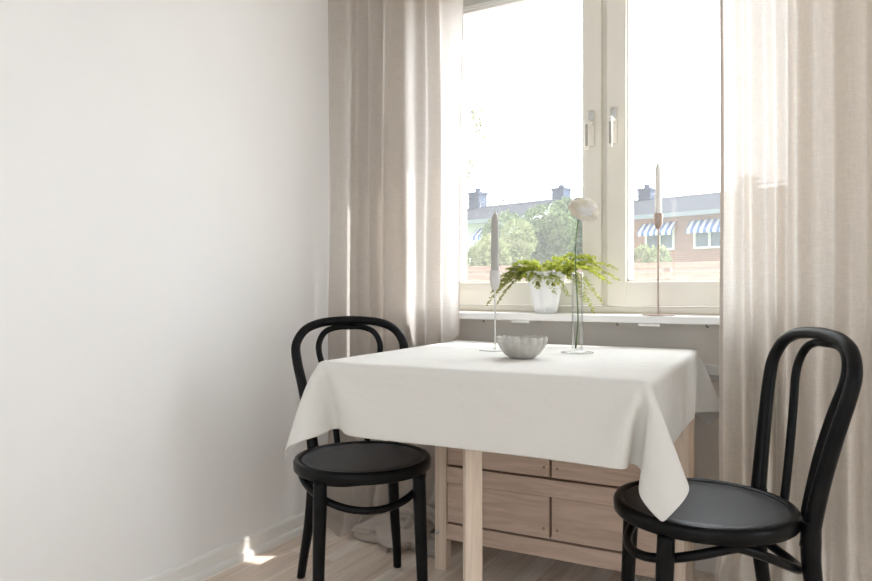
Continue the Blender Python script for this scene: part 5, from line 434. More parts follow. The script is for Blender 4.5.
# ---------------------------------------------------------------- the window
bm = bmesh.new()
FY0, FY1 = 2.435, 2.53
GX = [(-1.278, -.753), (-.598, -.082)]
box(bm, OX0, -1.345, FY0, FY1, OZ0, OZ1, bevel=.003); box(bm, -.015, OX1, FY0, FY1, OZ0, OZ1, bevel=.003)
box(bm, -1.345, -.015, FY0, FY1, OZ0, .873, bevel=.003); box(bm, -1.345, -.015, FY0, FY1, 2.275, OZ1, bevel=.003)
box(bm, -.688, -.668, FY0 + .012, FY1, .873, 2.275)
win = struct('window_1', bm, M['winwhite'], smooth=False)
win['label'] = 'white double casement window'
for i, (x0, x1) in enumerate(GX):
    a, b = (-1.343, -.6875) if i == 0 else (-.6685, -.017)
    bm = bmesh.new(); z0, z1, g0, g1 = .875, 2.273, .962, 2.2
    ya, yb = FY0 - .008, FY1 - .02
    box(bm, a, x0, ya, yb, z0, z1, bevel=.004); box(bm, x1, b, ya, yb, z0, z1, bevel=.004)
    box(bm, x0 - .003, x1 + .003, ya, yb, z0, g0, bevel=.004); box(bm, x0 - .003, x1 + .003, ya, yb, g1, z1, bevel=.004)
    # glazing bead
    w = .007
    box(bm, x0, x0 + w, ya + .012, yb, g0, g1); box(bm, x1 - w, x1, ya + .012, yb, g0, g1)
    box(bm, x0, x1, ya + .012, yb, g0, g0 + w); box(bm, x0, x1, ya + .012, yb, g1 - w, g1)
    s = obj('sash', bm, M['winwhite'], win, smooth=False)
    obj('pane', B(x0, x1, 2.47, 2.474, g0, g1), M['glass'], s, smooth=False)
    hx = -.722 if i == 0 else -.640
    # handle: rounded escutcheon with a steel insert, and a lever hanging down
    bm = bmesh.new(); box(bm, hx - .012, hx + .012, ya - .008, ya, 1.452, 1.585, bevel=.006)
    h = obj('handle', bm, M['winwhite'], s)
    obj('escutcheon_insert', B(hx - .010, hx + .010, ya - .011, ya - .004, 1.545, 1.582, bevel=.003), M['steel'], h)
    bm = bmesh.new(); lx = hx - .007 if i == 0 else hx - .004
    tube(bm, [(hx, ya, 1.535), (hx, ya - .03, 1.535)], .008, 10)
    box(bm, lx - .008, lx + .008, ya - .044, ya - .03, 1.435, 1.545, bevel=.004)
    obj('lever', bm, M['lever'], h)
    obj('lever_inlay', B(lx - .003, lx + .006, ya - .046, ya - .042, 1.447, 1.525, bevel=.0015), M['gasket'], h)
# sill board with the small fittings beneath it
bm = B(-1.72, .42, 2.283, 2.46, .822, .847, bevel=.004)
sill = obj('window_sill', bm, M['sillm'], win, smooth=False)
for x in (-.945, -.49):
    obj('sill_bracket', B(x - .035, x + .035, 2.292, 2.40, .812, .822, bevel=.002), M['white'], sill, smooth=False)
for x in (-1.10, -.985, -.60, -.315):
    bm = bmesh.new(); tube(bm, catmull([(x, 2.31, .823), (x, 2.31, .816), (x + .003, 2.308, .812), (x + .006, 2.306, .815)], 4), .0016, 8)
    obj('hook', bm, M['screw'], sill)
# roller blind drawn up in the left light
bl = thing('roller_blind', 'grey-beige roller blind drawn up at the top of the left window light', 'blind', (-1.02, 2.452, 2.05))
obj('fabric', B(-.248, .252, .004, .0055, .018, .15), M['screen'], bl, smooth=False)
bm = bmesh.new(); box(bm, -.25, .254, -.006, .012, .012, .026, bevel=.003); box(bm, -.25, .254, -.010, .010, -.006, .008, bevel=.003)
obj('bottom_bar', bm, M['white'], bl, smooth=False)

# ----------------------------------------------------------- the drop-leaf table
tb = thing('gateleg_table', 'pale birch drop-leaf table with drawers under the white tablecloth', 'table', (-.7475, 1.85, 0), R(2.2))
def tobj(name, bm, m, parent=tb, **k):
    o = obj(name, bm, m, parent, **k); return o
X0, X1 = -.3755, .0
def L2(x): return x + .7475
bm = B(L2(-1.165), L2(-.33), .11, .42, .716, .738, bevel=.003); tobj('tabletop', bm, M['pine'], smooth=False)
bm = B(L2(-1.165), L2(-.33), -.42, .106, .716, .738, bevel=.003); tobj('drop_leaf', bm, M['pine'], smooth=False)
F = 1.992 - 1.85; BK = 2.255 - 1.85; bx0, bx1 = L2(-1.117), L2(-.328)
for x in (bx0, bx1 - .042):
    for y in (F, BK - .04):
        lg = tobj('leg', B(x, x + .042, y, y + .04, 0, .716, bevel=.003), M['pine'], smooth=False)
        if x == bx0 and y == F:
            bm = bmesh.new(); lathe(bm, [(0, .0025), (.004, .0025), (.0065, .0015), (.007, 0), (0, 0)], 14)
            bmesh.ops.transform(bm, matrix=Matrix.Translation((x + .010, y - .0005, .125)) @ Matrix.Rotation(R(90), 4, 'X'), verts=bm.verts)
            obj('bolt', bm, M['steel'], lg)
for z0, z1 in ((.104, .156), (.293, .346), (.483, .536), (.668, .716)):
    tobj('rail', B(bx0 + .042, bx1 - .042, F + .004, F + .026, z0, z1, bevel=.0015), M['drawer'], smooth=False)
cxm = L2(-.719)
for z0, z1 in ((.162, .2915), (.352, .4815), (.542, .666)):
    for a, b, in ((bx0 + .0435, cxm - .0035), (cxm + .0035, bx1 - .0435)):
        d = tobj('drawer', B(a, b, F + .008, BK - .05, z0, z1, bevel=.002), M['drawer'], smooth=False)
        kx = b - .018 if a < 0 and b < cxm else a + .018
        bm = bmesh.new(); lathe(bm, [(0, 0), (.0042, 0), (.0042, .003), (0, .003)], 12)
        bmesh.ops.transform(bm, matrix=Matrix.Translation((kx, F + .0085, z0 + .03)) @ Matrix.Rotation(R(90), 4, 'X'), verts=bm.verts)
        obj('peg', bm, M['tile'], d)
for x in (bx0 + .012, bx1 - .03):
    tobj('side_panel', B(x, x + .018, F + .038, BK - .038, .104, .716), M['pine'], smooth=False)
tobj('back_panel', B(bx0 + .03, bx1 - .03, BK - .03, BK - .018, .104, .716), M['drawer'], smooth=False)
# swing gate holding up the leaf: top rail and leg, hinged on the corner leg
gh = Vector((L2(-1.085), 1.978 - 1.85, 0)); gl = Vector((L2(-.755), 1.495 - 1.85, 0))
gd = (gl - gh).normalized(); ga = math.atan2(gd.y, gd.x)
gm = Matrix.Translation(gh) @ Matrix.Rotation(ga, 4, 'Z'); glen = (gl - gh).length
tobj('gate_rail', B(.03, glen - .018, -.011, .011, .655, .714, bevel=.002, mat=gm), M['pine'], smooth=False)
tobj('gate_leg', B(glen - .021, glen + .021, -.021, .021, 0, .716, bevel=.003, mat=gm), M['pine'], smooth=False)

# ------------------------------------------------------------- tablecloth
NCL = len(CLOTH) - 1                      # rows of differences, quarter millimetres
bm = bmesh.new(); vs = []
for row in CLOTH:
    p = [0, 0, 0]
    for k in range(0, len(row), 3):
        p = [p[0] + row[k], p[1] + row[k + 1], p[2] + row[k + 2]]
        vs.append(bm.verts.new((p[0] / 4000 - .75, p[1] / 4000 + 1.85, min(p[2] / 4000 + .74, .7422))))
for j in range(NCL):
    for i in range(NCL):
        a = j * (NCL + 1) + i; bm.faces.new((vs[a], vs[a + 1], vs[a + NCL + 2], vs[a + NCL + 1]))
cl = obj('tablecloth', bm, M['linen'])
sd = cl.modifiers.new('solid', 'SOLIDIFY'); sd.thickness = .0015; sd.offset = 1
sm = cl.modifiers.new('subsurf', 'SUBSURF'); sm.levels = 1; sm.render_levels = 1
tag(cl, 'white linen tablecloth draped over the table with hanging corners', 'tablecloth')
TZ = .744

# ------------------------------------------------------------- bentwood chairs
def make_chair(label, loc, rz):
    t = thing('bentwood_chair', label, 'chair', loc, rz, 'bentwood chairs at the table')
    SZ, SR = .446, .2005
    bm = bmesh.new()
    lathe(bm, [(SR - .03, SZ - .034), (SR - .004, SZ - .034), (SR, SZ - .030), (SR + .001, SZ - .01), (SR - .003, SZ - .002), (SR - .010, SZ), (SR - .020, SZ - .002), (SR - .023, SZ - .006), (SR - .03, SZ - .034)], 56)
    obj('seat_rim', bm, M['black'], t)
    bm = bmesh.new()
    lathe(bm, [(0, SZ - .011), (.08, SZ - .0105), (.14, SZ - .0075), (SR - .024, SZ - .0045), (SR - .022, SZ - .006), (SR - .024, SZ - .02), (0, SZ - .02)], 56)
    obj('seat_panel', bm, M['seatblack'], t)
    # outer bow of the back, open at the bottom, leaning backwards
    def lean(z): u = (z - .40) / .44; return .178 + .055 * u + .03 * u * u
    half = [(.125, .385), (.128, .43), (.139, .52), (.157, .62), (.175, .71), (.175, .76), (.147, .802), (.10, .823), (.05, .830)]
    pts = [(x, lean(z), z) for x, z in half] + [(0, lean(.832), .832)] + [(-x, lean(z), z) for x, z in half[::-1]]
    p = catmull(pts, 6); bm = bmesh.new()
    tube(bm, p, [.019, .0175, .016, .0148, .0142, .014, .014, .0142, .0148, .016, .0175, .019], 14)
    obj('back_bow', bm, M['black'], t)
    half = [(.048, .415), (.050, .46), (.062, .56), (.083, .66), (.100, .72), (.100, .759), (.081, .792), (.045, .807)]
    pts = [(x, lean(z) + .026, z) for x, z in half] + [(0, lean(.8095) + .022, .8095)] + [(-x, lean(z) + .026, z) for x, z in half[::-1]]
    bm = bmesh.new(); tube(bm, catmull(pts, 6), .0100, 12)
    obj('inner_bow', bm, M['black'], t)
    # rear legs continue the bow and splay out
    for s in (-1, 1):
        p = catmull([(s * .125, .182, .44), (s * .126, .18, .40), (s * .128, .182, .33), (s * .138, .200, .2), (s * .152, .232, .08), (s * .160, .258, 0.0)], 6)
        bm = bmesh.new(); tube(bm, p, [.0195, .0205, .019, .0165, .0145, .0135], 14)
        obj('leg', bm, M['black'], t)
    for s in (-1, 1):
        p = catmull([(s * .138, -.128, SZ - .034), (s * .139, -.131, .34), (s * .143, -.138, .18), (s * .147, -.146, 0.0)], 6)
        bm = bmesh.new(); tube(bm, p, [.0185, .019, .0165, .0135], 14)
        obj('leg', bm, M['black'], t)
    # saddle-shaped bracing ring between the legs
    pts = []
    for k in range(72):
        a = 2 * PI * k / 72
        c = math.cos(a); pts.append((.178 * math.sin(a), -.172 * c + .004 if c > 0 else -.196 * c + .004, .403 - (.068 if c > 0 else .095) * abs(c) ** 1.3))
    bm = bmesh.new(); tube(bm, pts, .0105, 12, closed=True)
    obj('stretcher_ring', bm, M['black'], t)
    return t
make_chair('black bentwood chair at the left wall, tucked under the table corner', (-1.171, 1.636, 0), R(45))
make_chair('black bentwood chair at the right end of the table before the right curtain', (-.235, 1.672, 0), R(-62))

# ---------------------------------------------------------------- curtains
def curtain(name, label, s0, s1, z1, foldfn, fab, hems=(1, 1), z0=.0, nu=150, nz_=110, pool=0, hemz=True):
    def P(s, z):
        return foldfn(s0 + (s1 - s0) * s, z)
    bm = bmesh.new(); grid = []
    for j in range(nz_ + 1):
        z = z0 + (z1 - z0) * (j / nz_) ** 1.5
        grid.append([bm.verts.new(P(i / nu, z)) for i in range(nu + 1)])
    for j in range(nz_):
        for i in range(nu): bm.faces.new((grid[j][i], grid[j][i + 1], grid[j + 1][i + 1], grid[j + 1][i]))
    o = obj(name, bm, fab); tag(o, label, 'curtain', 'sheer curtains at the window')
    for a, b in [q for q, on in zip(((0, 2), (nu - 2, nu)), hems) if on]:     # turned side hems
        bm = bmesh.new(); rows = []
        for j in range(nz_ + 1):
            z = z0 + (z1 - z0) * (j / nz_) ** 1.5
            row = []
            for k in range(5):
                q = P((a + (b - a) * k / 4) / nu, z); row.append(bm.verts.new((q[0], q[1] - .0015, q[2])))
            rows.append(row)
        for j in range(nz_):
            for k in range(4): bm.faces.new((rows[j][k], rows[j][k + 1], rows[j + 1][k + 1], rows[j + 1][k]))
        obj('side_hem', bm, M['hem'], o)
    return o

def smooth(a, b, x):
    t = max(0, min(1, (x - a) / (b - a))); return t * t * (3 - 2 * t)

# control line of the left curtain's folds, seen from above: (position along cloth, u, v)
LF = [(0, -1.742, 2.20), (.07, -1.665, 2.215), (.14, -1.585, 2.165), (.20, -1.555, 2.24), (.27, -1.515, 2.15), (.33, -1.50, 2.235), (.40, -1.455, 2.185),
      (.47, -1.405, 2.255), (.56, -1.345, 2.235), (.64, -1.305, 2.265), (.70, -1.285, 2.20), (.76, -1.255, 2.255), (.82, -1.235, 2.21), (.91, -1.205, 2.235), (1, -1.18, 2.245)]
RF = [(0, -.262, 2.20), (.05, -.235, 2.235), (.10, -.205, 2.19), (.15, -.185, 2.24), (.21, -.145, 2.17), (.27, -.125, 2.25), (.33, -.09, 2.18), (.40, -.06, 2.25),
      (.48, -.01, 2.18), (.56, .035, 2.24), (.64, .075, 2.175), (.72, .12, 2.24), (.80, .165, 2.18), (.90, .24, 2.24), (1, .33, 2.19)]
def sampler(tab):
    pts = catmull([(t[1], t[2], 0) for t in tab], 24)
    ss = []
    for k in range(len(tab) - 1):
        for i in range(24): ss.append(tab[k][0] + (tab[k + 1][0] - tab[k][0]) * i / 24)
    ss.append(1)
    def f(s):
        lo, hi = 0, len(ss) - 1
        while hi - lo > 1:
            m = (lo + hi) // 2
            if ss[m] <= s: lo = m
            else: hi = m
        w = (s - ss[lo]) / (ss[hi] - ss[lo]); return pts[lo].lerp(pts[hi], w)
    return f
fl, fr = sampler(LF), sampler(RF)
def left_fold(s, z):
    p = fl(s)
    h = z / 2.45
    amp = .75 + .35 * (1 - h)
    v = 2.215 + (p.y - 2.215) * amp
    u = p.x
    u += .018 * (1 - h) * math.sin(7 * s + 1.2) + .012 * noise.noise((s * 6, z * .8, 3))
    v += .016 * noise.noise((s * 7, z * 1.1, 9))
    u += smooth(.85, 1, s) * .032 * (z - .8) / 1.2
    u -= .03 * smooth(.12, 0, s)
    lo = smooth(.34, .0, z)
    # bottom: fabric longer than the drop, breaking on the floor
    v -= lo * (.075 + .06 * noise.noise((s * 5, 0, 1)) + .05 * smooth(.45, .7, s))
    n1 = noise.noise((s * 9, z * 9, 5)); n2 = noise.noise((s * 17, z * 14, 15))
    k = smooth(.45, .6, s)
    v += lo * (.03 * n1 + .02 * n2) * (.3 + 1.6 * k); u += lo * (.03 * n2 + .03 * n1 * k)
    # rolled, crushed cloth where the spare length lies on the boards
    lw = smooth(.26, .03, z)
    v += lw * (.032 * math.sin(2 * PI * s * 8.5 + 5 * z + 2 * n1) * (.35 + k) + .045 * k * math.sin(z / .021 + 9 * s + 2.5 * n2))
    u += lw * .028 * k * math.sin(z / .026 + 14 * s)
    zz = z + lo * .03 * n1 * k
    ft = smooth(.035, .0, z)
    v -= .05 * ft; zz = zz * (1 - .6 * ft) + .006 * ft * (1 + math.sin(40 * s))
    v = max(1.93, min(v, 2.275))
    u = max(u, -1.746)
    if z < .75 and v > 2.0: u = min(u, -1.195)
    return (u, v, max(.004, zz))
def right_fold(s, z):
    p = fr(s); h = z / 2.45
    amp = .8 + .3 * (1 - h)
    v = 2.21 + (p.y - 2.21) * amp; u = p.x
    u += .010 * noise.noise((s * 6, z * .8, 33)) + .014 * (1 - h) * math.sin(6 * s)
    v += .014 * noise.noise((s * 7, z * 1.1, 39))
    lo = smooth(.32, .0, z)
    n1 = noise.noise((s * 9, z * 9, 55)); n2 = noise.noise((s * 17, z * 14, 65))
    v -= lo * (.10 + .06 * n1 + .03 * n2); u += lo * (.03 * n2)
    v = max(1.98, min(v, 2.275))
    return (u, v, max(.004, z + lo * .03 * n1))
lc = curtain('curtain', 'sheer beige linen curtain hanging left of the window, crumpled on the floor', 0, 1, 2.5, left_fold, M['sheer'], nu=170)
def crushed(p, rad, seed, squash=.8):      # a roll of gathered cloth with ridges twisting along it
    P = catmull(p, 14); n = len(P); bm = bmesh.new(); rings = []; seg = 56
    for i, c in enumerate(P):
        t = i / (n - 1); tan = (P[min(i + 1, n - 1)] - P[max(i - 1, 0)]).normalized()
        sd = tan.cross(Vector((0, 0, 1))).normalized(); up = sd.cross(tan); env = math.sin(PI * (.06 + .88 * t)) ** .5
        ring = []
        for k in range(seg):
            a = 2 * PI * k / seg
            q = noise.noise((math.cos(a) * 2 + seed, math.sin(a) * 2, t * 5)); q2 = math.sin(5 * a + 9 * t + 4 * q + seed)
            r = rad * env * (1 + .28 * q + .17 * q2 * abs(q2) ** .3)
            w = c + (sd * math.cos(a) + up * math.sin(a) * squash) * r
            w.z = max(w.z, .004); w.y = min(w.y, 2.27); ring.append(bm.verts.new(w))
        rings.append(ring)
    for x, y in zip(rings, rings[1:]):
        for k in range(seg): bm.faces.new((x[k], x[(k + 1) % seg], y[(k + 1) % seg], y[k]))
    bm.faces.new(rings[0]); bm.faces.new(rings[-1])
    return bm
obj('gathered_hem', crushed([(-1.545, 2.12, .012), (-1.47, 2.10, .03), (-1.40, 2.105, .045), (-1.33, 2.085, .05), (-1.26, 2.10, .045), (-1.19, 2.085, .03), (-1.15, 2.075, .015)], .062, 3.1), M['hem'], lc)
obj('gathered_hem', crushed([(-1.42, 2.15, .06), (-1.36, 2.13, .10), (-1.29, 2.14, .115), (-1.22, 2.15, .10), (-1.18, 2.17, .06)], .05, 7.7), M['hem'], lc)
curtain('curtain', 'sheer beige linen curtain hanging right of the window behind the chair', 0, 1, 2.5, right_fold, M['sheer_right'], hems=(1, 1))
bm = bmesh.new(); tube(bm, [(WL + .02, 2.22, 2.515), (XR - .5, 2.22, 2.515)], .012, 12)
rod = obj('curtain_rod', bm, M['white']); tag(rod, 'white curtain rod above the window carrying both curtains', 'curtain rod')

# ---------------------------------------------------------- things on the table
def candlestick(name, label, loc, m, base_r, h, cup_r, cup_h, stem_r):
    t = thing(name, label, 'candlestick', loc)
    bm = bmesh.new(); lathe(bm, [(0, 0), (base_r, 0), (base_r, .0025), (base_r - .001, .0035), (0, .0035)], 40); obj('base', bm, m, t, autosmooth=40)
    bm = bmesh.new(); tube(bm, [(0, 0, .003), (0, 0, h - cup_h + .002)], stem_r, 12); obj('stem', bm, m, t, autosmooth=40)
    bm = bmesh.new(); z0 = h - cup_h
    lathe(bm, [(0, z0), (stem_r * 1.3, z0), (cup_r * .62, z0 + cup_h * .10), (cup_r * .9, z0 + cup_h * .35), (cup_r, z0 + cup_h * .55), (cup_r, h), (cup_r - .002, h), (cup_r - .003, z0 + cup_h * .5), (0, z0 + cup_h * .45)], 28)
    obj('cup', bm, m, t, autosmooth=40)
    return z0 + cup_h * .45
def candle(label, loc, m, r, h):
    t = thing('taper_candle', label, 'candle', loc, 0, 'taper candles')
    bm = bmesh.new(); lathe(bm, [(0, 0), (r * .85, 0), (r * .95, h * .1), (r, h * .2), (r * .93, h * .87), (r * .85, h * .9), (r * .4, h * .965), (r * .2, h * .98), (0, h * .985)], 22); obj('wax', bm, m, t)
    bm = bmesh.new(); tube(bm, [(0, 0, h * .975), (0, 0, h)], .0012, 6); obj('wick', bm, M['wick'], t)
z = candlestick('candlestick', 'white metal candlestick on the table behind the ribbed bowl', (-.880, 1.931, TZ), M['stick_white'], .049, .248, .0165, .062, .0026)
candle('grey taper candle in the white candlestick on the table', (-.880, 1.931, TZ + z), M['candle'], .0125, 1.178 - TZ - z)
SZ = .8473
z = candlestick('candlestick', 'rose-gold metal candlestick standing on the window sill', (-.469, 2.335, SZ), M['rose'], .052, .339, .0145, .052, .003)
candle('white taper candle in the rose-gold candlestick on the sill', (-.469, 2.335, SZ + z), M['candlew'], .011, 1.36 - SZ - z)

# ribbed stoneware bowl
bo = thing('bowl', 'small grey-white ribbed bowl with scalloped rim on the table', 'bowl', (-.714, 1.744, TZ))
bo.scale = (.95, .95, 1)
def lobe(r, z, a, outer=True):
    w = min(1, z / .045); k = abs(math.cos(a * 9)) ** .6
    return r * (1 + .085 * w * (k - .5)), z + (.005 * (k - .4) if z > .045 else 0)
bm = bmesh.new()
lathe(bm, [(0, 0), (.034, 0), (.038, .003), (.05, .012), (.0625, .028), (.070, .045), (.0715, .056), (.0690, .057), (.067, .047), (.059, .028), (.045, .015), (.03, .008), (0, .007)], 144, mod=lobe)
obj('bowl_body', bm, M['ceramic'], bo)

# slim glass vase, flower in it
va = thing('bud_vase', 'slim clear glass bud vase with disc foot on the table', 'vase', (-.631, 1.975, TZ))
bm = bmesh.new()
lathe(bm, [(0, 0), (.047, 0), (.0485, .0015), (.047, .003), (.02, .005), (.0175, .008), (.0172, .1), (.0172, .236), (.0165, .238), (.0158, .236), (.0158, .1), (.0155, .014), (.01, .011), (0, .0105)], 40)
obj('glass_body', bm, M['vase'], va)

fw = thing('ranunculus', 'cream ranunculus flower on one long stem in the glass vase', 'flower', (-.631, 1.975, TZ + .0118))
hd = Vector((.0075, .004, 1.166 - TZ - .0118))
bm = bmesh.new()
tube(bm, catmull([(-.004, -.004, .002), (.002, .0, .08), (-.002, .002, .17), (-.0065, .003, .25), (-.005, .004, .33), (.001, .004, .375), (.006, .004, .398)], 6), [.0028, .0024, .002, .002, .0019, .002, .0026], 8)
st = obj('stem', bm, M['stem'], fw)
random.seed(11)
axis = Vector((.50, -.20, .80)).normalized()          # the bloom nods towards the room, facing up and right
qm = Matrix.Translation(Vector((.021, -.004, .414))) @ axis.to_track_quat('Z', 'Y').to_matrix().to_4x4()
bm = bmesh.new()
def petal(bm, ang, r, w, top, flat):          # one petal, a patch of an upright cup
    nu, nv = 8, 8; g = []
    for j in range(nv + 1):
        t = j / nv; row = []
        for i in range(nu + 1):
            s = (i / nu - .5) * 2
            phi = top * t * (1 - .13 * s * s * t)
            a = ang + s * w * (.55 + .45 * math.sin(PI * min(1, .15 + .6 * t)))
            rr = r * math.sin(phi) * (1 + .05 * (s + 1) * .5)
            row.append(bm.verts.new(qm @ Vector((rr * math.cos(a), rr * math.sin(a), -.030 + flat * r * (1 - math.cos(phi))))))
        g.append(row)
    for j in range(nv):
        for i in range(nu):
            bm.faces.new((g[j][i], g[j][i + 1], g[j + 1][i + 1], g[j + 1][i]))
for k, (r, w, top, flat, n) in enumerate([(.016, 1.2, 2.75, 1.55, 3), (.022, 1.05, 2.55, 1.22, 4), (.028, .95, 2.38, .98, 5), (.033, .9, 2.22, .83, 5), (.038, .85, 2.08, .72, 6), (.042, .8, 1.92, .64, 6), (.0445, .78, 1.78, .60, 6), (.048, .72, 1.5, .5, 6)]):
    for i in range(n):
        petal(bm, 2 * PI * i / n + k * .75 + random.uniform(-.08, .08), r, w, top, flat * 1.35)
hb = obj('bloom', bm, M['petal'], fw)
so = hb.modifiers.new('solid', 'SOLIDIFY'); so.thickness = .0008

# fern in a fluted white pot on the sill
fp = thing('potted_fern', 'green fern spilling from a fluted white porcelain pot on the sill', 'plant', (-.870, 2.355, SZ))
def flute(r, z, a):
    w = .25 + .75 * min(1, z / .12)
    return r * (1 + .11 * w * math.cos(6 * a + .7 + 5 * z) + .03 * w * math.cos(3 * a + 1)), z + (.002 * math.cos(7 * a + .7 + 3 * z) if z > .13 else 0)
bm = bmesh.new()
lathe(bm, [(0, 0), (.038, 0), (.042, .003), (.047, .03), (.0545, .07), (.063, .11), (.073, .142), (.0765, .150), (.0745, .152), (.071, .142), (.062, .11), (.055, .10), (0, .10)], 112, mod=flute)
obj('pot', bm, M['pot'], fp)
bm = bmesh.new(); lathe(bm, [(0, .13), (.04, .128), (.058, .122), (.058, .10), (0, .10)], 30); obj('soil', bm, M['soil'], fp)
random.seed(21)
def frond(start, dirn, length, droop, rise, m, leaf=.0066, nl=34, side=.027):
    """an arching stem with side twigs of small rounded leaflets"""
    bm = bmesh.new(); P = []
    d = Vector(dirn).normalized(); perp = Vector((-d.y, d.x, 0))
    for k in range(25):
        t = k / 24
        P.append(Vector(start) + d * (length * t) + Vector((0, 0, rise * math.sin(min(1, t * 1.25) * PI * .5) - droop * t * t)) + perp * (.018 * math.sin(t * 3 + length * 40)))
    tube(bm, P, [.0011, .0009, .0005], 5)
    def leaflet(c, dv, up, l):
        sd = dv.cross(up).normalized() * l * .42
        v = [bm.verts.new(c), bm.verts.new(c + dv * l * .5 + sd), bm.verts.new(c + dv * l * .95 + sd * .3), bm.verts.new(c + dv * l * .95 - sd * .3), bm.verts.new(c + dv * l * .5 - sd)]
        bm.faces.new(v)
    for k in range(nl):
        t = .22 + .78 * k / (nl - 1); q = lerp_list(P, t); tan = (lerp_list(P, min(1, t + .03)) - lerp_list(P, max(0, t - .03))).normalized()
        sgn = 1 if k % 2 else -1
        tw = (perp * sgn * .75 + tan * .75 + Vector((0, 0, random.uniform(-.45, .45)))).normalized()
        ln = side * (math.sin(PI * min(.97, .12 + t * .86)) ** .7) * random.uniform(.7, 1.15)
        n2 = max(3, int(ln / .0046))
        for i in range(n2):
            c = q + tw * ln * (i + .6) / n2
            for sg in (-1, 1):
                dv = (tw * .6 + tw.cross(Vector((0, 0, 1))).normalized() * sg * .8 + Vector((random.uniform(-.4, .4), random.uniform(-.4, .4), random.uniform(-.5, .5)))).normalized()
                up = Vector((random.uniform(-1, 1), random.uniform(-1, 1), random.uniform(.0, 1))).normalized()
                leaflet(c, dv, up, leaf * random.uniform(.7, 1.15))
    return obj('frond', bm, m, fp, smooth=False)
S = (0, 0, .125)
Lm, Dm = M['fern_sunlit'], M['fern_dark']
# (azimuth in degrees, length, droop, rise)
for az, ln, dr, ri, m in [
    (195, .20, .085, .075, Dm), (182, .22, .14, .09, Dm), (205, .19, .10, .055, Dm), (188, .18, .05, .075, Dm), (215, .18, .15, .07, Dm), (170, .17, .05, .085, Dm), (200, .23, .17, .085, Dm), (192, .14, .02, .08, Dm),
    (176, .24, .11, .075, Dm), (230, .10, .06, .07, Lm), (255, .08, .05, .06, Lm), (275, .09, .09, .07, Lm), (300, .10, .11, .07, Lm), (315, .12, .12, .07, Lm), (225, .10, .03, .08, Lm), (320, .09, .03, .08, Lm),
    (350, .17, .04, .10, Lm), (5, .22, .07, .10, Lm), (-8, .24, .09, .105, Lm), (15, .20, .05, .12, Lm), (-20, .22, .20, .09, Lm), (-14, .27, .11, .115, Lm), (2, .28, .10, .115, Lm),
    (30, .16, .03, .13, Lm), (-28, .17, .15, .08, Lm), (140, .09, .02, .10, Lm), (-5, .19, .02, .125, Lm), (240, .07, .0, .085, Lm), (10, .27, .06, .12, Lm), (-16, .25, .17, .10, Lm), (60, .10, .0, .12, Lm), (-12, .15, .03, .09, Lm), (265, .09, .02, .09, Lm), (285, .10, .04, .09, Lm), (305, .11, .04, .10, Lm), (330, .12, .03, .11, Lm), (345, .12, .06, .08, Lm), (210, .11, .02, .10, Lm), (248, .10, .05, .08, Lm), (90, .08, 0, .11, Lm)]:
    a = R(az); d = (math.cos(a), math.sin(a) * (.35 if math.sin(a) > 0 else .75), 0)
    frond((math.cos(a) * .02, math.sin(a) * .02, .118), d, ln * .86, dr * .9, ri * .78, m)

# ---------------------------------------------------------------- outdoors
GZ = -2.6
struct('ground', B(-45, 40, 5.6, 60, GZ - .2, GZ), M['grass'], smooth=False)
struct('terrace', B(-9, 7, WB + .2, 5.6, -.25, -.08), M['gwall'], smooth=False)
# timber fence along the terrace
fe = thing('wooden_fence', 'reddish timber rail fence along the terrace outside the window', 'fence', (-.976, 5.2, -.08))
for k in range(-4, 4):
    x = k * 1.75
    obj('post', B(x - .025, x + .025, -.03, .03, 0, 1.21, bevel=.004), M['fence'], fe, smooth=False)
for z0, z1 in ((1.175, 1.215), (1.10, 1.145), (.90, 1.065), (.66, .84), (.42, .6), (.18, .36)):
    obj('board', B(-7.2, 5.5, -.052, -.03, z0, z1, bevel=.003), M['fence'], fe, smooth=False)
# low garden wall with a curved tile coping
gw = thing('garden_wall', 'pale garden wall with wavy tile coping beyond the fence', 'wall', (-1.5, 7.6, GZ))
obj('wall_body', B(-6, 5, -.1, .1, 0, 3.78), M['gwall'], gw, smooth=False)
bm = bmesh.new()
n = 620; a = []
for i in range(n + 1):
    x = -6 + 11 * i / n; zz = 3.80 + .03 * abs(math.sin(PI * x / .11))
    a.append([bm.verts.new((x, y, zz - abs(y) * .25)) for y in (-.16, -.08, 0, .08, .16)] + [bm.verts.new((x, -.16, 3.77)), bm.verts.new((x, .16, 3.77))])
for i in range(n):
    p, q = a[i], a[i + 1]
    for k in range(4): bm.faces.new((p[k], q[k], q[k + 1], p[k + 1]))
    bm.faces.new((p[5], q[5], q[0], p[0])); bm.faces.new((p[4], q[4], q[6], p[6]))
obj('tile_coping', bm, M['tile'], gw, smooth=False)

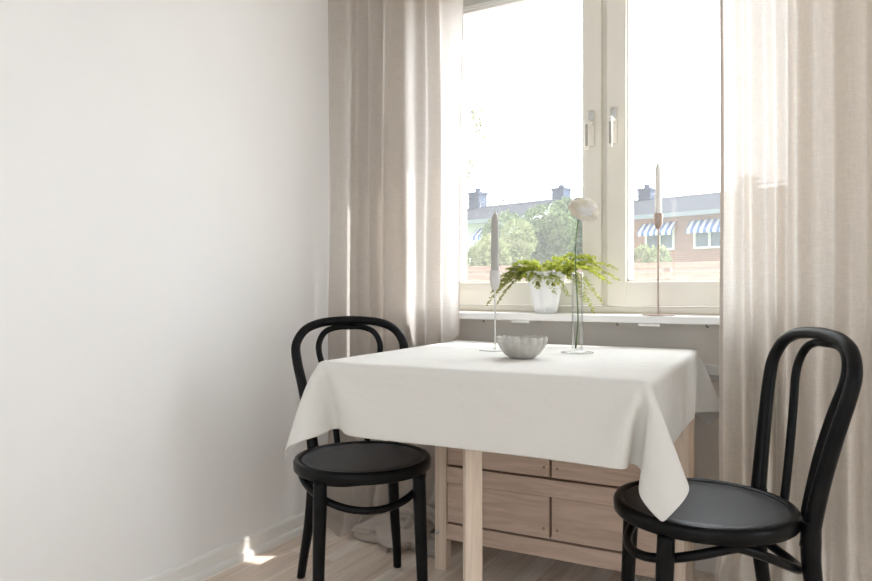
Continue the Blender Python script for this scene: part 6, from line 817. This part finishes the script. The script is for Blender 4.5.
HR = -R(13.36)
def house(label, loc, s0, s1, dep, ze, zr, front_m):
    t = thing('row_house', label, 'house', (loc[0], loc[1], GZ), HR, 'row houses across the gardens')
    E, Rr = ze - GZ, zr - GZ
    bm = bmesh.new()
    box(bm, s0, s1, 0, 2 * dep, 0, E)
    # gables
    for x in (s0 + .01, s1 - .01):
        v = [bm.verts.new((x, 0, E)), bm.verts.new((x, 2 * dep, E)), bm.verts.new((x, dep, Rr))]; bm.faces.new(v)
    obj('brick_wall', bm, front_m, t, smooth=False)
    bm = bmesh.new(); sl = (Rr - E) / dep; o = .35; th = .08
    for sg in (0, 1):
        pts = [(-o, E - sl * o), (dep, Rr), (dep, Rr + th), (-o, E - sl * o + th)]
        if sg: pts = [(2 * dep - y, z) for y, z in pts]
        A = [bm.verts.new((s0 - .15, y, z + .02)) for y, z in pts]; Bv = [bm.verts.new((s1 + .15, y, z + .02)) for y, z in pts]
        for k in range(4): bm.faces.new((A[k], A[(k + 1) % 4], Bv[(k + 1) % 4], Bv[k]))
        bm.faces.new(A); bm.faces.new(Bv)
    obj('roof', bm, M['roof'], t, smooth=False)
    bm = bmesh.new(); box(bm, s0 - .15, s1 + .15, -o - .1, -o + .02, E - sl * o - .06, E - sl * o + .08)
    obj('gutter', bm, M['gutter'], t, smooth=False)
    bm = bmesh.new()
    tube(bm, [(s0, dep - .15, Rr + .22), (s1, dep - .15, Rr + .22)], .025, 6)
    x = s0 + .4
    while x < s1: tube(bm, [(x, dep - .15, Rr - .1), (x, dep - .15, Rr + .22)], .025, 6); x += 1.1
    obj('ridge_rail', bm, M['gutter'], t, smooth=False)
    return t, E, Rr
def chimney(t, x, y, z0, z1, w):
    bm = bmesh.new()
    box(bm, x - w / 2, x + w / 2, y - w / 2, y + w / 2, z0 - GZ, z1 - GZ - .16, bevel=.01); box(bm, x - w / 2 - .04, x + w / 2 + .04, y - w / 2 - .04, y + w / 2 + .04, z1 - GZ - .22, z1 - GZ - .14)
    tube(bm, [(x, y, z1 - GZ - .16), (x, y, z1 - GZ + .02)], w * .22, 10)
    obj('chimney', bm, M['chimney'], t, smooth=False)
def hwindow(t, x, z0, z1, w, aw):
    bm = bmesh.new(); b = .07
    zz0, zz1 = z0 - GZ, z1 - GZ
    box(bm, x - w / 2, x - w / 2 + b, -.06, .06, zz0, zz1); box(bm, x + w / 2 - b, x + w / 2, -.06, .06, zz0, zz1); box(bm, x - .035, x + .035, -.06, .06, zz0, zz1)
    box(bm, x - w / 2, x + w / 2, -.08, .06, zz0, zz0 + b); box(bm, x - w / 2, x + w / 2, -.06, .06, zz1 - b, zz1)
    f = obj('window', bm, M['hwhite'], t, smooth=False)
    obj('pane', B(x - w / 2 + b, x + w / 2 - b, -.02, .0, zz0 + b, zz1 - b), M['hglass'], f, smooth=False)
    # striped awning with a hanging valance
    bm = bmesh.new(); W = w / 2 + .08
    za, zb = zz1 + .02, zz1 - aw
    prof = [(-.07, za), (-.45, zb + .12), (-.46, zb), (-.44, zb), (-.43, zb + .12), (-.07, za - .02)]
    A = [bm.verts.new((-W, y, z)) for y, z in prof]; Bv = [bm.verts.new((W, y, z)) for y, z in prof]
    for k in range(6): bm.faces.new((A[k], A[(k + 1) % 6], Bv[(k + 1) % 6], Bv[k]))
    bm.faces.new(A); bm.faces.new(Bv)
    o = obj('awning', bm, M['awning'], t, smooth=False); o.location = (x, 0, 0)
hr, E, Rr = house('red brick row house with blue striped awnings across the garden', (-3.95, 23.04), -3.4, 11, 3.0, 3.45, 4.32, M['brick'])
for x in (-.67, .97, 3.6, 5.3): hwindow(hr, x, 2.25, 3.14, 1.02, .42)
for x, z0, z1, w in ((-2.57, 4.1, 4.95, .5), (1.13, 4.1, 4.95, .5)): chimney(hr, x, 3.0, z0, z1, w)
hl, E, Rr = house('grey roofed row house behind the bushes at the left', (-8.6, 20.87), -12, .28, 1.5, 3.40, 3.97, M['hwhite'])
chimney(hl, -3.03, 1.5, 3.8, 4.74, .5)
for x in (-1.2, -3.4): hwindow(hl, x, 2.2, 3.05, 1.02, .4)

h3, E, Rr = house('far house of which only the blue-grey chimney shows above the bushes', (-11.63, 28.8), -5, 4, 3.0, 3.9, 4.7, M['brick'])
chimney(h3, 0, 3.0, 4.6, 6.02, .66)

random.seed(5)
def shrub(name, label, loc, rad, m, n, leaf, trunk=.06, group='bushes beyond the fence', cat='bush', base=GZ, blobs=9):
    t = thing(name, label, cat, (loc[0], loc[1], base), 0, group)
    bm = bmesh.new(); zc = loc[2] - base
    cs = []
    for k in range(blobs):
        th = random.uniform(0, 2 * PI); f = random.uniform(.2, .75)
        cs.append((Vector((rad[0] * f * math.cos(th), rad[1] * f * math.sin(th), zc + rad[2] * random.uniform(-.5, .6))), random.uniform(.35, .55)))
    cs.append((Vector((0, 0, zc)), .7))
    for k in range(n):
        c, f = random.choice(cs)
        d = Vector((random.gauss(0, 1), random.gauss(0, 1), random.gauss(0, 1))).normalized() * random.uniform(.65, 1.0) ** .6
        p = c + Vector((d.x * rad[0] * f, d.y * rad[1] * f, d.z * rad[2] * f))
        x = Vector((random.gauss(0, 1), random.gauss(0, 1), random.gauss(0, 1))).normalized(); y = x.orthogonal().normalized()
        l = leaf * random.uniform(.6, 1.3)
        bm.faces.new([bm.verts.new(p - x * l), bm.verts.new(p + y * l * .5), bm.verts.new(p + x * l), bm.verts.new(p - y * l * .5)])
    obj('foliage', bm, m, t, smooth=False)
    bm = bmesh.new()
    tube(bm, [(0, 0, 0), (.02, .03, zc * .5), (0, 0, zc)], [trunk, trunk * .7, trunk * .35], 8)
    for c, f in cs[:6]: tube(bm, [(0, 0, zc * .55), c * .6 + Vector((0, 0, zc * .22)), c], [trunk * .5, trunk * .3, trunk * .12], 6)
    obj('trunk', bm, M['bark'], t)
    return t
shrub('garden_bush', 'large dark green bush in the middle of the left window light', (-4.45, 11.5, 1.50), (.92, .78, .92), M['bush'], 9000, .05)
shrub('garden_bush', 'pale yellow-green bush behind the grey candle', (-4.37, 9.6, 1.29), (.56, .5, .7), M['bushp'], 5000, .039)
shrub('garden_bush', 'green bush close to the window mullion beside the cream flower', (-4.765, 14.5, 1.86), (.87, .75, 1.1), M['bush'], 6000, .057)
shrub('garden_bush', 'small pale bush in front of the brick house at right', (-2.52, 11.9, 1.05), (.42, .4, .65), M['bushp'], 4500, .045)
# slender tree whose twigs reach in beside the left curtain
t = thing('birch_tree', 'slender tree with small leaves showing beside the left curtain edge', 'tree', (-3.62, 6.6, GZ))
bm = bmesh.new(); tube(bm, [(0, 0, 0), (.05, 0, 3), (-.02, 0, 6.6)], [.07, .05, .02], 10)
br = [((0.02, 0, 5.0), (.22, .0, 5.45), (.40, 0, 5.42), (.47, -.02, 5.25)), ((.03, 0, 4.4), (.25, .02, 4.9), (.38, .0, 4.85)), ((0, 0, 5.6), (-.3, .1, 6.1), (-.55, .1, 6.0)), ((0, 0, 4.9), (-.35, 0, 5.3), (-.6, -.1, 5.1))]
for b in br: tube(bm, catmull(b, 5), [.014, .008, .004], 6)
obj('trunk', bm, M['bark'], t)
bm = bmesh.new()
for b in br:
    pp = catmull(b, 10)
    for q in pp[6:]:
        for k in range(5):
            p = q + Vector((random.gauss(0, .05), random.gauss(0, .05), random.gauss(-.03, .06)))
            x = Vector((random.gauss(0, 1), random.gauss(0, .5), random.gauss(-.3, .6))).normalized(); y = x.orthogonal().normalized(); l = random.uniform(.02, .035)
            bm.faces.new([bm.verts.new(p - x * l), bm.verts.new(p + y * l * .45), bm.verts.new(p + x * l), bm.verts.new(p - y * l * .45)])
obj('foliage', bm, M['bushp'], t, smooth=False)

# ---------------------------------------------------------------- light, sky, camera
sc = bpy.context.scene
w = bpy.data.worlds.new('sky'); sc.world = w; w.use_nodes = True
nt = w.node_tree; bg = nt.nodes['Background']         # hazy sky, brightest towards the sun side
tc = nt.nodes.new('ShaderNodeTexCoord'); dt = nt.nodes.new('ShaderNodeVectorMath'); dt.operation = 'DOT_PRODUCT'
dt.inputs[1].default_value = Vector((.45, .85, .45)).normalized()
nt.links.new(tc.outputs['Generated'], dt.inputs[0])
mr = nt.nodes.new('ShaderNodeMapRange'); mr.interpolation_type = 'SMOOTHSTEP'
mr.inputs['From Min'].default_value = -.1; mr.inputs['From Max'].default_value = 1
mr.inputs['To Min'].default_value = SKY_LOW; mr.inputs['To Max'].default_value = SKY_HIGH
nt.links.new(dt.outputs['Value'], mr.inputs['Value']); nt.links.new(mr.outputs['Result'], bg.inputs['Strength'])
bg.inputs['Color'].default_value = (.88, .945, 1, 1)
ld = bpy.data.lights.new('sun', 'SUN'); ld.energy = SUN; ld.angle = R(.53); ld.color = (1, .96, .91)
so = bpy.data.objects.new('sun', ld); C.objects.link(so); so.location = (6, 8, 9)
so.rotation_euler = Vector((1.68, 1, 2.6)).to_track_quat('Z', 'Y').to_euler()
cd = bpy.data.cameras.new('camera'); cam = bpy.data.objects.new('camera', cd); C.objects.link(cam)
cd.sensor_width = 36; cd.lens = 680 / 872 * 36; cd.clip_start = .02; cd.clip_end = 200
cam.location = (0, 0, .93); cam.rotation_euler = (R(90), 0, R(29.46))
sc.camera = cam
vs_ = sc.view_settings
vs_.view_transform = 'Standard'; vs_.look = 'None'; vs_.gamma = 1; vs_.use_curve_mapping = False; vs_.exposure = EXPO
sc.cycles.use_denoising = True
sc.cycles.max_bounces = 12; sc.cycles.transparent_max_bounces = 24; sc.cycles.diffuse_bounces = 6
sc.cycles.sample_clamp_indirect = 6; sc.cycles.caustics_refractive = False; sc.cycles.caustics_reflective = False
